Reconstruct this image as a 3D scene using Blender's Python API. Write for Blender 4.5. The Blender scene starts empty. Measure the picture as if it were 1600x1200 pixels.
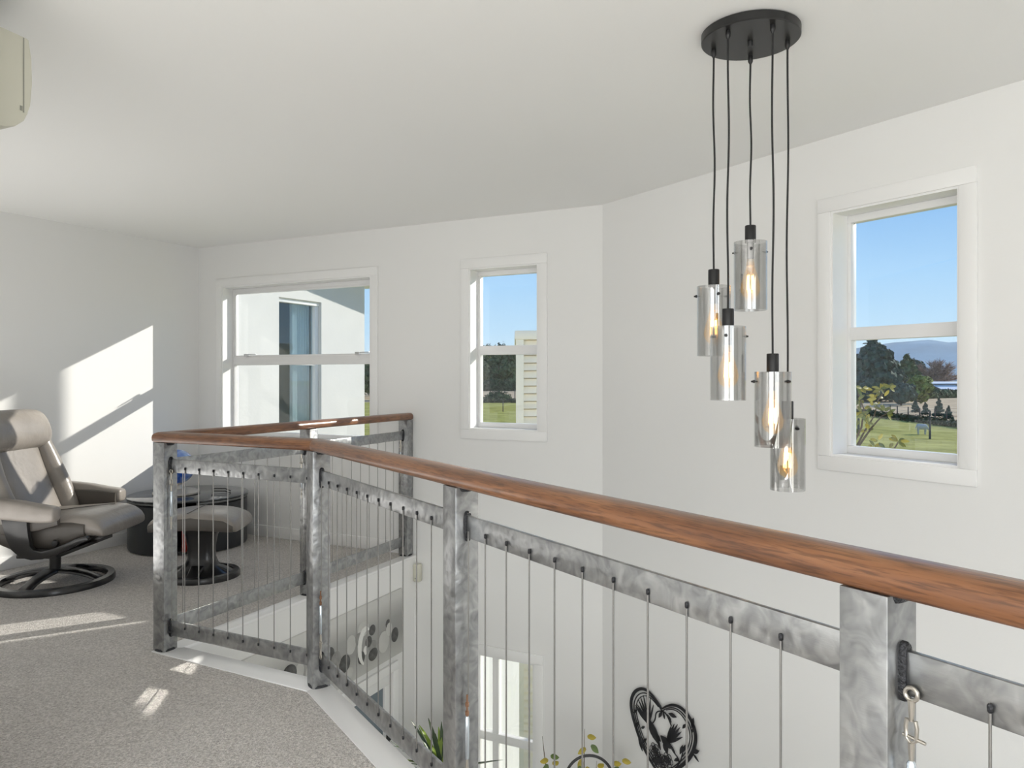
import bpy, bmesh, math, random
from mathutils import Vector, Matrix
random.seed(7)
SC = bpy.context.scene
COL = SC.collection

# ------------------------------------------------------------------ camera, sky, sun, area lights, exposure
cam_d = bpy.data.cameras.new('camera')
cam_d.sensor_width = 36.0
cam_d.lens = 1182.0 / 1600.0 * 36.0
cam_d.shift_y = -10.0 / 1600.0
cam_d.clip_end = 8000
cam = bpy.data.objects.new('camera', cam_d)
cam.location = (0, 0, 1.3)
cam.rotation_euler = (math.pi / 2, 0, 0)
COL.objects.link(cam)
SC.camera = cam

SC.view_settings.view_transform = 'Standard'
SC.view_settings.look = 'None'
SC.view_settings.exposure = 0.2
SC.view_settings.gamma = 1.0
SC.view_settings.use_curve_mapping = False
SC.cycles.max_bounces = 12
SC.cycles.diffuse_bounces = 7
SC.cycles.glossy_bounces = 6
SC.cycles.transparent_max_bounces = 24
SC.cycles.transmission_bounces = 8
SC.cycles.sample_clamp_indirect = 6.0
SC.cycles.use_denoising = True

# room frame: (t, s) along / away from the window wall, (p, q) along / away from the pendant-side wall
C1 = Vector((-2.715, 6.55)); U2 = Vector((.8946, -.4467)); N2 = Vector((-.4467, -.8946))
U3 = Vector((.5458, -.8379)); N3 = Vector((-.8379, -.5458)); C2 = C1 + 3.69 * U2
def TS(t, s, z=None):
    v = C1 + t * U2 + s * N2
    return v if z is None else Vector((v.x, v.y, z))
def PQ(p, q, z=None):
    v = C2 + p * U3 + q * N3
    return v if z is None else Vector((v.x, v.y, z))
CEIL = 2.42
LOW = -2.75
GROUND = -2.9

w = bpy.data.worlds.new('sky'); SC.world = w; w.use_nodes = True
nt = w.node_tree; nt.nodes.clear()
out = nt.nodes.new('ShaderNodeOutputWorld'); bg = nt.nodes.new('ShaderNodeBackground')
tc = nt.nodes.new('ShaderNodeTexCoord'); sx = nt.nodes.new('ShaderNodeSeparateXYZ'); rp = nt.nodes.new('ShaderNodeValToRGB')
nt.links.new(tc.outputs['Generated'], sx.inputs[0]); nt.links.new(sx.outputs['Z'], rp.inputs[0])
nt.links.new(rp.outputs[0], bg.inputs[0]); nt.links.new(bg.outputs[0], out.inputs[0])
e = rp.color_ramp.elements
e[0].position = 0.0; e[0].color = (.66, .80, .90, 1)
e[1].position = 1.0; e[1].color = (.07, .19, .50, 1)
for pos, c in ((.06, (.45, .67, .87, 1)), (.12, (.38, .63, .91, 1)), (.20, (.26, .50, .84, 1)), (.45, (.13, .33, .70, 1))):
    k = e.new(pos); k.color = c
bg.inputs[1].default_value = 1.0

SUN_DIR = Vector((-.8691, -.4946, -.412)).normalized()
sd = bpy.data.lights.new('sun', 'SUN'); sd.energy = 4.9; sd.angle = math.radians(.53); sd.color = (1, .95, .87)
so = bpy.data.objects.new('sun', sd); so.rotation_euler = SUN_DIR.to_track_quat('-Z', 'Y').to_euler(); so.location = (20, 10, 12)
COL.objects.link(so)

def area(name, pos, d, sx_, sy_, power, color=(1, 1, 1)):
    l = bpy.data.lights.new(name, 'AREA'); l.shape = 'RECTANGLE'; l.size = sx_; l.size_y = sy_; l.energy = power; l.color = color
    o = bpy.data.objects.new(name, l); o.location = pos
    o.rotation_euler = Vector(d).to_track_quat('-Z', 'Y').to_euler(); COL.objects.link(o); return o
# added fill lamps at unseen windows behind the camera, upstairs and down
_ra = PQ(6.6, 5.2); _rb = TS(3.2, 7.6); _rm = (_ra + _rb) / 2; _rd = (_rb - _ra).normalized(); _ri = Vector((_rd.y, -_rd.x))
_fm = PQ(6.6, 3.4)
_sm = TS(3.2, 5.6)
area('fill_rear', (_rm.x - .05 * _ri.x, _rm.y - .05 * _ri.y, 1.25), (_ri.x, _ri.y, 0), 2.6, 2.0, 65, (1, .985, .96))
area('fill_far_right', (_fm.x + .05 * U3.x, _fm.y + .05 * U3.y, 1.25), (-U3.x, -U3.y, 0), 2.4, 2.0, 46, (1, .985, .96))
area('fill_low_rear', (_rm.x - .05 * _ri.x, _rm.y - .05 * _ri.y, -1.5), (_ri.x, _ri.y, 0), 2.6, 2.0, 40, (1, .985, .96))
area('fill_low_far_right', (_fm.x + .05 * U3.x, _fm.y + .05 * U3.y, -1.5), (-U3.x, -U3.y, 0), 2.4, 2.0, 34, (1, .985, .96))
# added upward fill panels, out of view, to brighten the ceiling
area('ceiling_fill', (-.9, -1.4, .7), (0, 0, 1), 1.6, 1.6, 46, (1, .98, .95))
area('ceiling_fill_alcove', (*TS(1.0, 2.75), .3), (0, 0, 1), 2.0, 1.3, 17, (1, .98, .95))

# narrow lamps added in place of sun reflected off the wing's window glass
def glint(t, d, z, tx, ts, w_, h_, power):
    o = TS(t, -d, z); to = TS(tx, ts, 0); a = area('glint_lamp', o, to - o, w_, h_, power, (1, .95, .87)); a.data.spread = math.radians(.45); return a
glint(-.56, 2.01, 2.03, 2.504, 2.296, .17, .07, .10)
glint(-.56, 1.944, 2.115, 2.666, 2.592, .17, .085, .12)

# ------------------------------------------------------------------ materials
MATS = {}
def pbsdf(name):
    m = bpy.data.materials.new(name); m.use_nodes = True
    return m, m.node_tree, m.node_tree.nodes['Principled BSDF']
def mat(name, col, rough=.6, metal=0, bump=0, bscale=40, var=0, vscale=6, spec=None, stretch=None, coat=0, emit=None, estr=1, sheen=0, dist=.01):
    """plain surface; optional noise bump and noise colour variation"""
    if name in MATS: return MATS[name]
    m, t, b = pbsdf(name)
    b.inputs['Base Color'].default_value = (*col, 1); b.inputs['Roughness'].default_value = rough; b.inputs['Metallic'].default_value = metal
    if spec is not None: b.inputs['Specular IOR Level'].default_value = spec
    if coat: b.inputs['Coat Weight'].default_value = coat; b.inputs['Coat Roughness'].default_value = .15
    if emit: b.inputs['Emission Color'].default_value = (*emit, 1); b.inputs['Emission Strength'].default_value = estr
    if sheen: b.inputs['Sheen Weight'].default_value = sheen
    c = t.nodes.new('ShaderNodeTexCoord'); mp = t.nodes.new('ShaderNodeMapping'); t.links.new(c.outputs['Object'], mp.inputs[0])
    if stretch: mp.inputs['Scale'].default_value = stretch
    if bump:
        n = t.nodes.new('ShaderNodeTexNoise'); n.inputs['Scale'].default_value = bscale; n.inputs['Detail'].default_value = 3
        bn = t.nodes.new('ShaderNodeBump'); bn.inputs['Strength'].default_value = bump; bn.inputs['Distance'].default_value = dist
        t.links.new(mp.outputs[0], n.inputs['Vector']); t.links.new(n.outputs[0], bn.inputs['Height']); t.links.new(bn.outputs[0], b.inputs['Normal'])
    if var:
        n = t.nodes.new('ShaderNodeTexNoise'); n.inputs['Scale'].default_value = vscale; n.inputs['Detail'].default_value = 5
        r = t.nodes.new('ShaderNodeValToRGB')
        r.color_ramp.elements[0].position = .3; r.color_ramp.elements[1].position = .7
        r.color_ramp.elements[0].color = (*[max(0, x * (1 - var)) for x in col], 1); r.color_ramp.elements[1].color = (*[min(1, x * (1 + var)) for x in col], 1)
        t.links.new(mp.outputs[0], n.inputs['Vector']); t.links.new(n.outputs[0], r.inputs[0]); t.links.new(r.outputs[0], b.inputs['Base Color'])
    MATS[name] = m; return m
def glass(name, tint, refl, base_refl=0.0):
    if name in MATS: return MATS[name]
    m = bpy.data.materials.new(name); m.use_nodes = True; t = m.node_tree; t.nodes.clear()
    o = t.nodes.new('ShaderNodeOutputMaterial'); mx = t.nodes.new('ShaderNodeMixShader'); tr = t.nodes.new('ShaderNodeBsdfTransparent'); g = t.nodes.new('ShaderNodeBsdfGlossy')
    tr.inputs[0].default_value = (*tint, 1); g.inputs[0].default_value = (*refl, 1); g.inputs['Roughness'].default_value = .01
    f = t.nodes.new('ShaderNodeFresnel'); ge = t.nodes.new('ShaderNodeNewGeometry'); io = t.nodes.new('ShaderNodeMapRange')
    # thin sheet: the same outside reflectance on both faces
    io.inputs['To Min'].default_value = 1.45; io.inputs['To Max'].default_value = 1 / 1.45
    t.links.new(ge.outputs['Backfacing'], io.inputs['Value']); t.links.new(io.outputs[0], f.inputs[0])
    a = t.nodes.new('ShaderNodeMath'); a.operation = 'ADD'; a.use_clamp = True; a.inputs[1].default_value = base_refl
    t.links.new(f.outputs[0], a.inputs[0]); t.links.new(a.outputs[0], mx.inputs[0]); t.links.new(tr.outputs[0], mx.inputs[1]); t.links.new(g.outputs[0], mx.inputs[2]); t.links.new(mx.outputs[0], o.inputs[0])
    MATS[name] = m; return m

WALL = mat('wall_paint', (.80, .80, .792), .75, bump=.03, bscale=120)
CEILM = mat('ceiling_paint', (.86, .86, .845), .85, bump=.02, bscale=150)
TRIM = mat('trim_gloss', (.84, .84, .835), .38)
LEDGE = mat('ledge_paint', (.84, .84, .84), .3)
ALU = mat('white_aluminium', (.80, .80, .80), .32)
ALUG = mat('satin_fitting', (.55, .56, .57), .35, metal=.8)
PANE = glass('window_glass', (.98, .985, .98), (1, 1, 1))
BLACK = mat('black_metal', (.008, .008, .009), .45)
CORD = mat('black_cord', (.014, .014, .015), .7)
DARKG = mat('canopy_black', (.015, .015, .015), .38)

def steel():
    m, t, b = pbsdf('swirled_steel')
    b.inputs['Metallic'].default_value = .92
    c = t.nodes.new('ShaderNodeTexCoord')
    n = t.nodes.new('ShaderNodeTexNoise'); n.inputs['Scale'].default_value = 22; n.inputs['Detail'].default_value = 2; n.inputs['Distortion'].default_value = 1.2
    n2 = t.nodes.new('ShaderNodeTexNoise'); n2.inputs['Scale'].default_value = 420; n2.inputs['Detail'].default_value = 2
    mp = t.nodes.new('ShaderNodeMapping'); mp.inputs['Rotation'].default_value = (.5, .7, .4); mp.inputs['Scale'].default_value = (.12, 1, 1)
    wv = t.nodes.new('ShaderNodeTexVoronoi'); wv.inputs['Scale'].default_value = 34; wv.feature = 'SMOOTH_F1'
    r = t.nodes.new('ShaderNodeValToRGB'); r.color_ramp.elements[0].position = .3; r.color_ramp.elements[1].position = .72
    r.color_ramp.elements[0].color = (.25, .255, .26, 1); r.color_ramp.elements[1].color = (.46, .465, .465, 1)
    rr = t.nodes.new('ShaderNodeMapRange'); rr.inputs['To Min'].default_value = .26; rr.inputs['To Max'].default_value = .46
    b1 = t.nodes.new('ShaderNodeBump'); b1.inputs['Strength'].default_value = .45; b1.inputs['Distance'].default_value = .006
    b2 = t.nodes.new('ShaderNodeBump'); b2.inputs['Strength'].default_value = .12; b2.inputs['Distance'].default_value = .001
    L = t.links.new
    L(c.outputs['Object'], n.inputs['Vector']); L(c.outputs['Object'], mp.inputs[0]); L(mp.outputs[0], n2.inputs['Vector']); L(c.outputs['Object'], wv.inputs['Vector'])
    L(n.outputs[0], r.inputs[0]); L(r.outputs[0], b.inputs['Base Color']); L(n.outputs[0], rr.inputs[0]); L(rr.outputs[0], b.inputs['Roughness'])
    L(wv.outputs['Distance'], b1.inputs['Height']); L(n2.outputs[0], b2.inputs['Height']); L(b1.outputs[0], b2.inputs['Normal']); L(b2.outputs[0], b.inputs['Normal'])
    MATS['steel'] = m; return m
STEEL = steel()
WIRE = mat('stainless_wire', (.27, .265, .255), .42, metal=.85)
WELD = mat('dark_weld', (.035, .036, .04), .4, metal=.5, bump=.6, bscale=160)
PLATED = mat('plated_fitting', (.5, .47, .42), .3, metal=.9)
BLUEST = mat('bright_turnbuckle', (.62, .68, .74), .2, metal=.9)
RUST = mat('rusty_bolt', (.19, .095, .05), .8, bump=.5, bscale=300)

def wood():
    m, t, b = pbsdf('handrail_timber')
    b.inputs['Roughness'].default_value = .36; b.inputs['Coat Weight'].default_value = .35; b.inputs['Coat Roughness'].default_value = .22
    c = t.nodes.new('ShaderNodeTexCoord')
    # grain runs along the local X of every rail section
    mp = t.nodes.new('ShaderNodeMapping'); mp.inputs['Scale'].default_value = (3, 42, 42)
    mp2 = t.nodes.new('ShaderNodeMapping'); mp2.inputs['Scale'].default_value = (18, 240, 240)
    n = t.nodes.new('ShaderNodeTexNoise'); n.inputs['Scale'].default_value = 1.0; n.inputs['Detail'].default_value = 6; n.inputs['Distortion'].default_value = .6
    n2 = t.nodes.new('ShaderNodeTexNoise'); n2.inputs['Scale'].default_value = 1.0; n2.inputs['Detail'].default_value = 3
    r = t.nodes.new('ShaderNodeValToRGB'); el = r.color_ramp.elements
    el[0].position = .28; el[0].color = (.125, .048, .019, 1); el[1].position = .75; el[1].color = (.29, .130, .056, 1)
    k = el.new(.5); k.color = (.205, .083, .032, 1)
    r2 = t.nodes.new('ShaderNodeValToRGB'); r2.color_ramp.elements[0].position = .36; r2.color_ramp.elements[1].position = .52
    r2.color_ramp.elements[0].color = (.45, .42, .4, 1); r2.color_ramp.elements[1].color = (1, 1, 1, 1)
    mx = t.nodes.new('ShaderNodeMix'); mx.data_type = 'RGBA'; mx.blend_type = 'MULTIPLY'; mx.inputs[0].default_value = .8
    bm_ = t.nodes.new('ShaderNodeBump'); bm_.inputs['Strength'].default_value = .12; bm_.inputs['Distance'].default_value = .002
    L = t.links.new
    L(c.outputs['Object'], mp.inputs[0]); L(c.outputs['Object'], mp2.inputs[0]); L(mp.outputs[0], n.inputs['Vector']); L(mp2.outputs[0], n2.inputs['Vector'])
    L(n.outputs[0], r.inputs[0]); L(n2.outputs[0], r2.inputs[0]); L(r.outputs[0], mx.inputs[6]); L(r2.outputs[0], mx.inputs[7]); L(mx.outputs[2], b.inputs['Base Color'])
    L(n2.outputs[0], bm_.inputs['Height']); L(bm_.outputs[0], b.inputs['Normal'])
    return m
WOOD = wood()

def carpet():
    m, t, b = pbsdf('loop_carpet'); b.inputs['Roughness'].default_value = .95; b.inputs['Specular IOR Level'].default_value = .1
    b.inputs['Sheen Weight'].default_value = .25
    c = t.nodes.new('ShaderNodeTexCoord')
    n = t.nodes.new('ShaderNodeTexNoise'); n.inputs['Scale'].default_value = 125; n.inputs['Detail'].default_value = 5; n.inputs['Roughness'].default_value = .75
    n3 = t.nodes.new('ShaderNodeTexNoise'); n3.inputs['Scale'].default_value = 3; n3.inputs['Detail'].default_value = 3
    v = t.nodes.new('ShaderNodeTexVoronoi'); v.inputs['Scale'].default_value = 160
    r = t.nodes.new('ShaderNodeValToRGB'); el = r.color_ramp.elements
    el[0].position = .34; el[0].color = (.265, .247, .231, 1); el[1].position = .66; el[1].color = (.78, .745, .71, 1)
    r3 = t.nodes.new('ShaderNodeValToRGB'); r3.color_ramp.elements[0].color = (.86, .86, .86, 1); r3.color_ramp.elements[1].color = (1.1, 1.09, 1.08, 1)
    mx = t.nodes.new('ShaderNodeMix'); mx.data_type = 'RGBA'; mx.blend_type = 'MULTIPLY'; mx.inputs[0].default_value = 1
    b1 = t.nodes.new('ShaderNodeBump'); b1.inputs['Strength'].default_value = .7; b1.inputs['Distance'].default_value = .006
    L = t.links.new
    for q in (n, n3, v): L(c.outputs['Object'], q.inputs['Vector'])
    L(n.outputs[0], r.inputs[0]); L(n3.outputs[0], r3.inputs[0]); L(r.outputs[0], mx.inputs[6]); L(r3.outputs[0], mx.inputs[7]); L(mx.outputs[2], b.inputs['Base Color'])
    L(v.outputs['Distance'], b1.inputs['Height']); L(b1.outputs[0], b.inputs['Normal'])
    return m
CARPET = carpet()
TILE = mat('lower_floor_tile', (.5, .48, .45), .4, var=.1)
LEATHER = mat('taupe_leather', (.245, .222, .20), .33, bump=.25, bscale=26, var=.14, vscale=5, coat=.1, dist=.012)
LEATHER2 = mat('taupe_leather_shaded', (.072, .064, .056), .42, bump=.15, bscale=40, dist=.006)  # darker copy of the leather, shade on its sides put into the colour
LAM = mat('black_laminate', (.012, .012, .013), .28, coat=.3)
CHROME = mat('chrome', (.6, .6, .6), .12, metal=1)
DRUM = mat('charcoal_drum', (.03, .034, .038), .38)
SMOKE = mat('smoked_glass_top', (.05, .055, .06), .06, coat=.4)
BLUEG = mat('blue_globe_sea', (.05, .19, .62), .16, var=.75, vscale=9, coat=.6)
_r = next(n for n in BLUEG.node_tree.nodes if n.type == 'VALTORGB').color_ramp.elements
_r[0].position = .35; _r[0].color = (.015, .09, .48, 1); _r[1].position = .68; _r[1].color = (.42, .58, .82, 1)
CREAM = mat('cream_plastic', (.62, .61, .52), .45)
CREAM2 = mat('cream_seam', (.3, .3, .26), .6)
REDM = mat('red_cover', (.42, .03, .02), .5)
PAGE = mat('book_pages', (.8, .77, .7), .8)

# ------------------------------------------------------------------ mesh helpers
class MB:
    def __init__(s): s.v = []; s.f = []
    def add(s, vs, fs):
        b = len(s.v); s.v += [Vector(x) for x in vs]; s.f += [tuple(b + i for i in q) for q in fs]; return s
    def box(s, o, ax, ay, az):
        """parallelepiped from corner o with edge vectors"""
        o, ax, ay, az = map(Vector, (o, ax, ay, az))
        if ax.cross(ay).dot(az) < 0: ax, ay = ay, ax
        vs = [o, o + ax, o + ax + ay, o + ay]; vs += [x + az for x in vs]
        return s.add(vs, [(3, 2, 1, 0), (4, 5, 6, 7), (0, 1, 5, 4), (1, 2, 6, 5), (2, 3, 7, 6), (3, 0, 4, 7)])
    def cbox(s, c, sx, sy, sz, R=None):
        R = R or Matrix.Identity(3)
        ax, ay, az = R @ Vector((sx, 0, 0)), R @ Vector((0, sy, 0)), R @ Vector((0, 0, sz))
        return s.box(Vector(c) - (ax + ay + az) / 2, ax, ay, az)
    def prism(s, pts, z0, z1):
        n = len(pts); a = sum(pts[i][0] * pts[(i + 1) % n][1] - pts[(i + 1) % n][0] * pts[i][1] for i in range(n))
        if a < 0: pts = list(pts)[::-1]
        vs = [Vector((p[0], p[1], z0)) for p in pts] + [Vector((p[0], p[1], z1)) for p in pts]
        return s.add(vs, [tuple(range(n))[::-1], tuple(range(n, 2 * n))] + [(i, (i + 1) % n, n + (i + 1) % n, n + i) for i in range(n)])
    def loft(s, rings, cap=True, closed=False):
        n = len(rings[0]); vs = [p for r in rings for p in r]; fs = []
        m = len(rings)
        for k in range(m if closed else m - 1):
            k2 = (k + 1) % m
            for i in range(n):
                fs.append((k * n + i, k * n + (i + 1) % n, k2 * n + (i + 1) % n, k2 * n + i))
        if cap and not closed: fs += [tuple(range(n))[::-1], tuple((m - 1) * n + i for i in range(n))]
        return s.add(vs, fs)
    def tube(s, path, r, k=8, closed=False, flat=None):
        path = [Vector(p) for p in path]; rings = []; up = None; n = len(path)
        for i, p in enumerate(path):
            a = path[(i - 1) % n] if (closed or i > 0) else p; b = path[(i + 1) % n] if (closed or i < n - 1) else p
            d = (b - a).normalized()
            if up is None:
                up = Vector((0, 0, 1)) if abs(d.z) < .9 else Vector((1, 0, 0))
            x = d.cross(up).normalized(); up = x.cross(d).normalized()
            ri = r[i] if isinstance(r, (list, tuple)) else r
            rings.append([p + (math.cos(2 * math.pi * j / k) * x + math.sin(2 * math.pi * j / k) * up * (flat or 1)) * ri for j in range(k)])
        return s.loft(rings, closed=closed)
    def lathe(s, prof, c=(0, 0, 0), k=24, sx=1, sy=1, a0=0, a1=2 * math.pi):
        c = Vector(c); rings = [[c + Vector((r * sx * math.cos(2 * math.pi * j / k), r * sy * math.sin(2 * math.pi * j / k), z)) for j in range(k)] for r, z in prof]
        return s.loft(rings)
    def build(s, name, m, parent=None, smooth=False, bevel=0, seg=2, base=None, frame=None, auto=None):
        me = bpy.data.meshes.new(name)
        xs = [v.x for v in s.v]; ys = [v.y for v in s.v]; zs = [v.z for v in s.v]
        c = Vector(((min(xs) + max(xs)) / 2, (min(ys) + max(ys)) / 2, (min(zs) + max(zs)) / 2 if parent is not None else min(zs)))
        if base is not None: c = Vector(base)
        Rm = frame.transposed() if frame is not None else Matrix.Identity(3)
        me.from_pydata([Rm @ (v - c) for v in s.v], [], s.f); me.update()
        bm = bmesh.new(); bm.from_mesh(me); bmesh.ops.recalc_face_normals(bm, faces=bm.faces)
        if bevel:
            bmesh.ops.remove_doubles(bm, verts=bm.verts, dist=1e-5)
            eds = [x for x in bm.edges if len(x.link_faces) == 2 and x.calc_face_angle(0) > .6]
            bmesh.ops.bevel(bm, geom=eds, offset=bevel, segments=seg, profile=.5, affect='EDGES', clamp_overlap=True)
        bm.to_mesh(me); bm.free()
        if smooth or bevel:
            me.polygons.foreach_set('use_smooth', [True] * len(me.polygons))
            if hasattr(me, 'set_sharp_from_angle'): me.set_sharp_from_angle(angle=math.radians(auto or 42))
        me.materials.append(m)
        o = bpy.data.objects.new(name, me); COL.objects.link(o)
        off = Vector(parent['_c']) if parent is not None and '_c' in parent else Vector((0, 0, 0))
        o.location = c - off
        if frame is not None: o.rotation_euler = frame.to_euler()
        if parent is not None: o.parent = parent
        o['_c'] = tuple(c)
        return o
def tag(o, label, cat, group=None, kind=None):
    o['label'] = label; o['category'] = cat
    if group: o['group'] = group
    if kind: o['kind'] = kind
    return o
def struct(o, label=None):
    o['kind'] = 'structure'
    if label: o['label'] = label
    return o
def thing(name, label, cat, loc, rz=0, group=None):
    o = bpy.data.objects.new(name, None); o.location = loc; o.rotation_euler = (0, 0, rz); o.empty_display_size = .1
    COL.objects.link(o); return tag(o, label, cat, group)
def copy_tree(o, parent=None):
    c = o.copy(); COL.objects.link(c)
    if parent is not None: c.parent = parent
    for ch in list(o.children): copy_tree(ch, c)
    return c
def place(o, parent, loc, mi=None):
    o.parent = parent; o.location = loc; return o
def ring(c, u, v, a, b, k=20, e=2.0):
    c, u, v = Vector(c), Vector(u), Vector(v); r = []
    for j in range(k):
        th = 2 * math.pi * j / k; cs, sn = math.cos(th), math.sin(th)
        r.append(c + u * a * math.copysign(abs(cs) ** (2 / e), cs) + v * b * math.copysign(abs(sn) ** (2 / e), sn))
    return r
def dens(rows, k=4):
    """Catmull-Rom interpolation of parameter rows, for smooth lofts"""
    out = []; n = len(rows)
    for i in range(n - 1):
        p0, p1, p2, p3 = rows[max(0, i - 1)], rows[i], rows[i + 1], rows[min(n - 1, i + 2)]
        for j in range(k):
            t = j / k; out.append(tuple(.5 * (2 * b + (c - a) * t + (2 * a - 5 * b + 4 * c - d) * t * t + (3 * b - a - 3 * c + d) * t ** 3) for a, b, c, d in zip(p0, p1, p2, p3)))
    out.append(tuple(rows[-1])); return out
V3 = lambda v, z: Vector((v[0], v[1], z))

# ------------------------------------------------------------------ room shell
TH = .16
def wall(name, P0, P1, z0, z1, holes=(), label=None, m=WALL, ext=.03, th=TH):
    d = (P1 - P0).normalized(); inn = Vector((d.y, -d.x)); L = (P1 - P0).length
    us = sorted({-ext, L + ext} | {h[0] for h in holes} | {h[1] for h in holes}); zs = sorted({z0, z1} | {h[2] for h in holes} | {h[3] for h in holes})
    mb = MB(); idx = {}
    def vid(u, z, k):
        key = (u, z, k)
        if key not in idx:
            p = P0 + d * u - inn * (th if k else 0); idx[key] = len(mb.v); mb.v.append(Vector((p.x, p.y, z)))
        return idx[key]
    solid = lambda i, j: 0 <= i < len(us) - 1 and 0 <= j < len(zs) - 1 and not any(h[0] - 1e-6 <= us[i] and us[i + 1] <= h[1] + 1e-6 and h[2] - 1e-6 <= zs[j] and zs[j + 1] <= h[3] + 1e-6 for h in holes)
    for i in range(len(us) - 1):
        for j in range(len(zs) - 1):
            if not solid(i, j): continue
            a, b, c, e_ = us[i], us[i + 1], zs[j], zs[j + 1]
            mb.f.append((vid(a, c, 0), vid(b, c, 0), vid(b, e_, 0), vid(a, e_, 0)))
            mb.f.append((vid(a, e_, 1), vid(b, e_, 1), vid(b, c, 1), vid(a, c, 1)))
            if not solid(i - 1, j): mb.f.append((vid(a, c, 0), vid(a, e_, 0), vid(a, e_, 1), vid(a, c, 1)))
            if not solid(i + 1, j): mb.f.append((vid(b, e_, 0), vid(b, c, 0), vid(b, c, 1), vid(b, e_, 1)))
            if not solid(i, j - 1): mb.f.append((vid(b, c, 0), vid(a, c, 0), vid(a, c, 1), vid(b, c, 1)))
            if not solid(i, j + 1): mb.f.append((vid(a, e_, 0), vid(b, e_, 0), vid(b, e_, 1), vid(a, e_, 1)))
    o = mb.build(name, m, base=(P0.x, P0.y, z0)); return struct(o, label)

HW1 = (.288, 1.845, .80, 2.07); HW2 = (2.70, 3.235, .935, 2.07); HW3 = (1.652, 2.226, .935, 2.07); HLW = (2.70, 3.205, -1.9, -.635)
wall('wall_back', TS(0, 0), TS(3.69, 0), LOW, CEIL, [HW1, HW2, HLW])
wall('wall_right', PQ(0, 0), PQ(6.6, 0), LOW, CEIL, [HW3])
RW = ((PQ(6.6, 5.2)) - TS(3.2, 7.6)).length
BIGU = (2.2, 4.6, .25, 2.25); BIGL = (2.2, 4.6, -2.5, -.5)
BRU = (RW / 2 - 1.3, RW / 2 + 1.3, .25, 2.25); BRL = (RW / 2 - 1.3, RW / 2 + 1.3, -2.5, -.5)
wall('wall_far_right', PQ(6.6, 0), PQ(6.6, 5.2), LOW, CEIL, [BIGU, BIGL])
wall('wall_rear', PQ(6.6, 5.2), TS(3.2, 7.6), LOW, CEIL, [BRU, BRL])
wall('wall_side', TS(3.2, 7.6), TS(3.2, 3.48), LOW, CEIL)
wall('wall_front', TS(3.2, 3.48), TS(0, 3.48), LOW, CEIL)
wall('wall_left', TS(0, 3.48), TS(0, 0), LOW, CEIL)
OUT = [TS(0, 0), PQ(0, 0), PQ(6.6, 0), PQ(6.6, 5.2), TS(3.2, 7.6), TS(3.2, 3.48), TS(0, 3.48)]
def grow(k):
    c = sum(OUT, Vector((0, 0))) / len(OUT); return [p + (p - c).normalized() * k for p in OUT]
struct(MB().prism(grow(.22), CEIL, CEIL + .2).build('ceiling', CEILM))
struct(MB().prism(grow(.1), LOW - .15, LOW).build('floor_lower', TILE))

# landing edge line: from post A to the far post by the window wall
EA = TS(2.225, 2.205); EF = TS(2.175, 0)
LED = .012
land = [TS(0, 0), EF, EA, PQ(.70, 2.17), PQ(6.6, 2.17), PQ(6.6, 5.2), TS(3.2, 7.6), TS(3.2, 3.48), TS(0, 3.48)]
struct(MB().prism(land, -.012, 0).build('floor', CARPET), 'mottled grey-brown carpet of the landing')
OA = TS(2.318, 2.095); OF = TS(2.255, 0)
slab = [TS(0, 0), OF, OA, PQ(.655, 2.062), PQ(6.6, 2.062), PQ(6.6, 5.2), TS(3.2, 7.6), TS(3.2, 3.48), TS(0, 3.48)]
struct(MB().prism(slab, -.30, -.012).build('floor_slab', WALL))
# white ledge strips the posts stand on
struct(MB().prism([EF, EA, OA, OF], -.012, .004).build('trim_1', LEDGE, bevel=.002), 'white ledge along the far railing')
struct(MB().prism([EA, PQ(.70, 2.17), PQ(.655, 2.062), OA], -.012, .004).build('trim_2', LEDGE, bevel=.002), 'white ledge from the corner post to the bend')
struct(MB().prism([PQ(.70, 2.17), PQ(6.6, 2.17), PQ(6.6, 2.062), PQ(.655, 2.062)], -.012, .004).build('trim_3', LEDGE, bevel=.002), 'white ledge under the long railing')
# wall under the far edge, with stepped fascia
LA = TS(2.30, 2.2); LF = TS(2.235, 0); LU = (LA - LF).normalized(); LN = Vector((-LU.y, LU.x))
if LN.dot(U2) < 0: LN = -LN
LL = (LA - LF).length
mbw = MB()
DH = (.30, 1.25, LOW, -.75)
wall('wall_lower', LA, LF, LOW, -.012, [(LL - DH[1], LL - DH[0], DH[2], DH[3])], th=.1, ext=0)
def LW(u, n, z): p = LF + LU * u + LN * n; return Vector((p.x, p.y, z))
def lbox(mb, u0, u1, n0, n1, z0, z1): return mb.box(LW(u0, n0, z0), V3(LU * (u1 - u0), 0), V3(LN * (n1 - n0), 0), (0, 0, z1 - z0))
struct(lbox(MB(), 0, LL - .06, 0, .018, -.10, -.014).build('trim_4', TRIM, bevel=.003), 'white fascia board under the far landing edge')
# skirting
def skirt(name, P0, P1, z=0, h=.09):
    d = (P1 - P0).normalized(); inn = Vector((d.y, -d.x))
    struct(MB().box(V3(P0, z), V3(P1 - P0, 0), V3(inn * .014, 0), (0, 0, h)).build(name, TRIM, bevel=.003))
skirt('baseboard_back', TS(.014, 0), EF); skirt('baseboard_left', TS(0, 3.47), TS(0, 0)); skirt('baseboard_front', TS(3.18, 3.48), TS(.015, 3.48))

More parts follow.
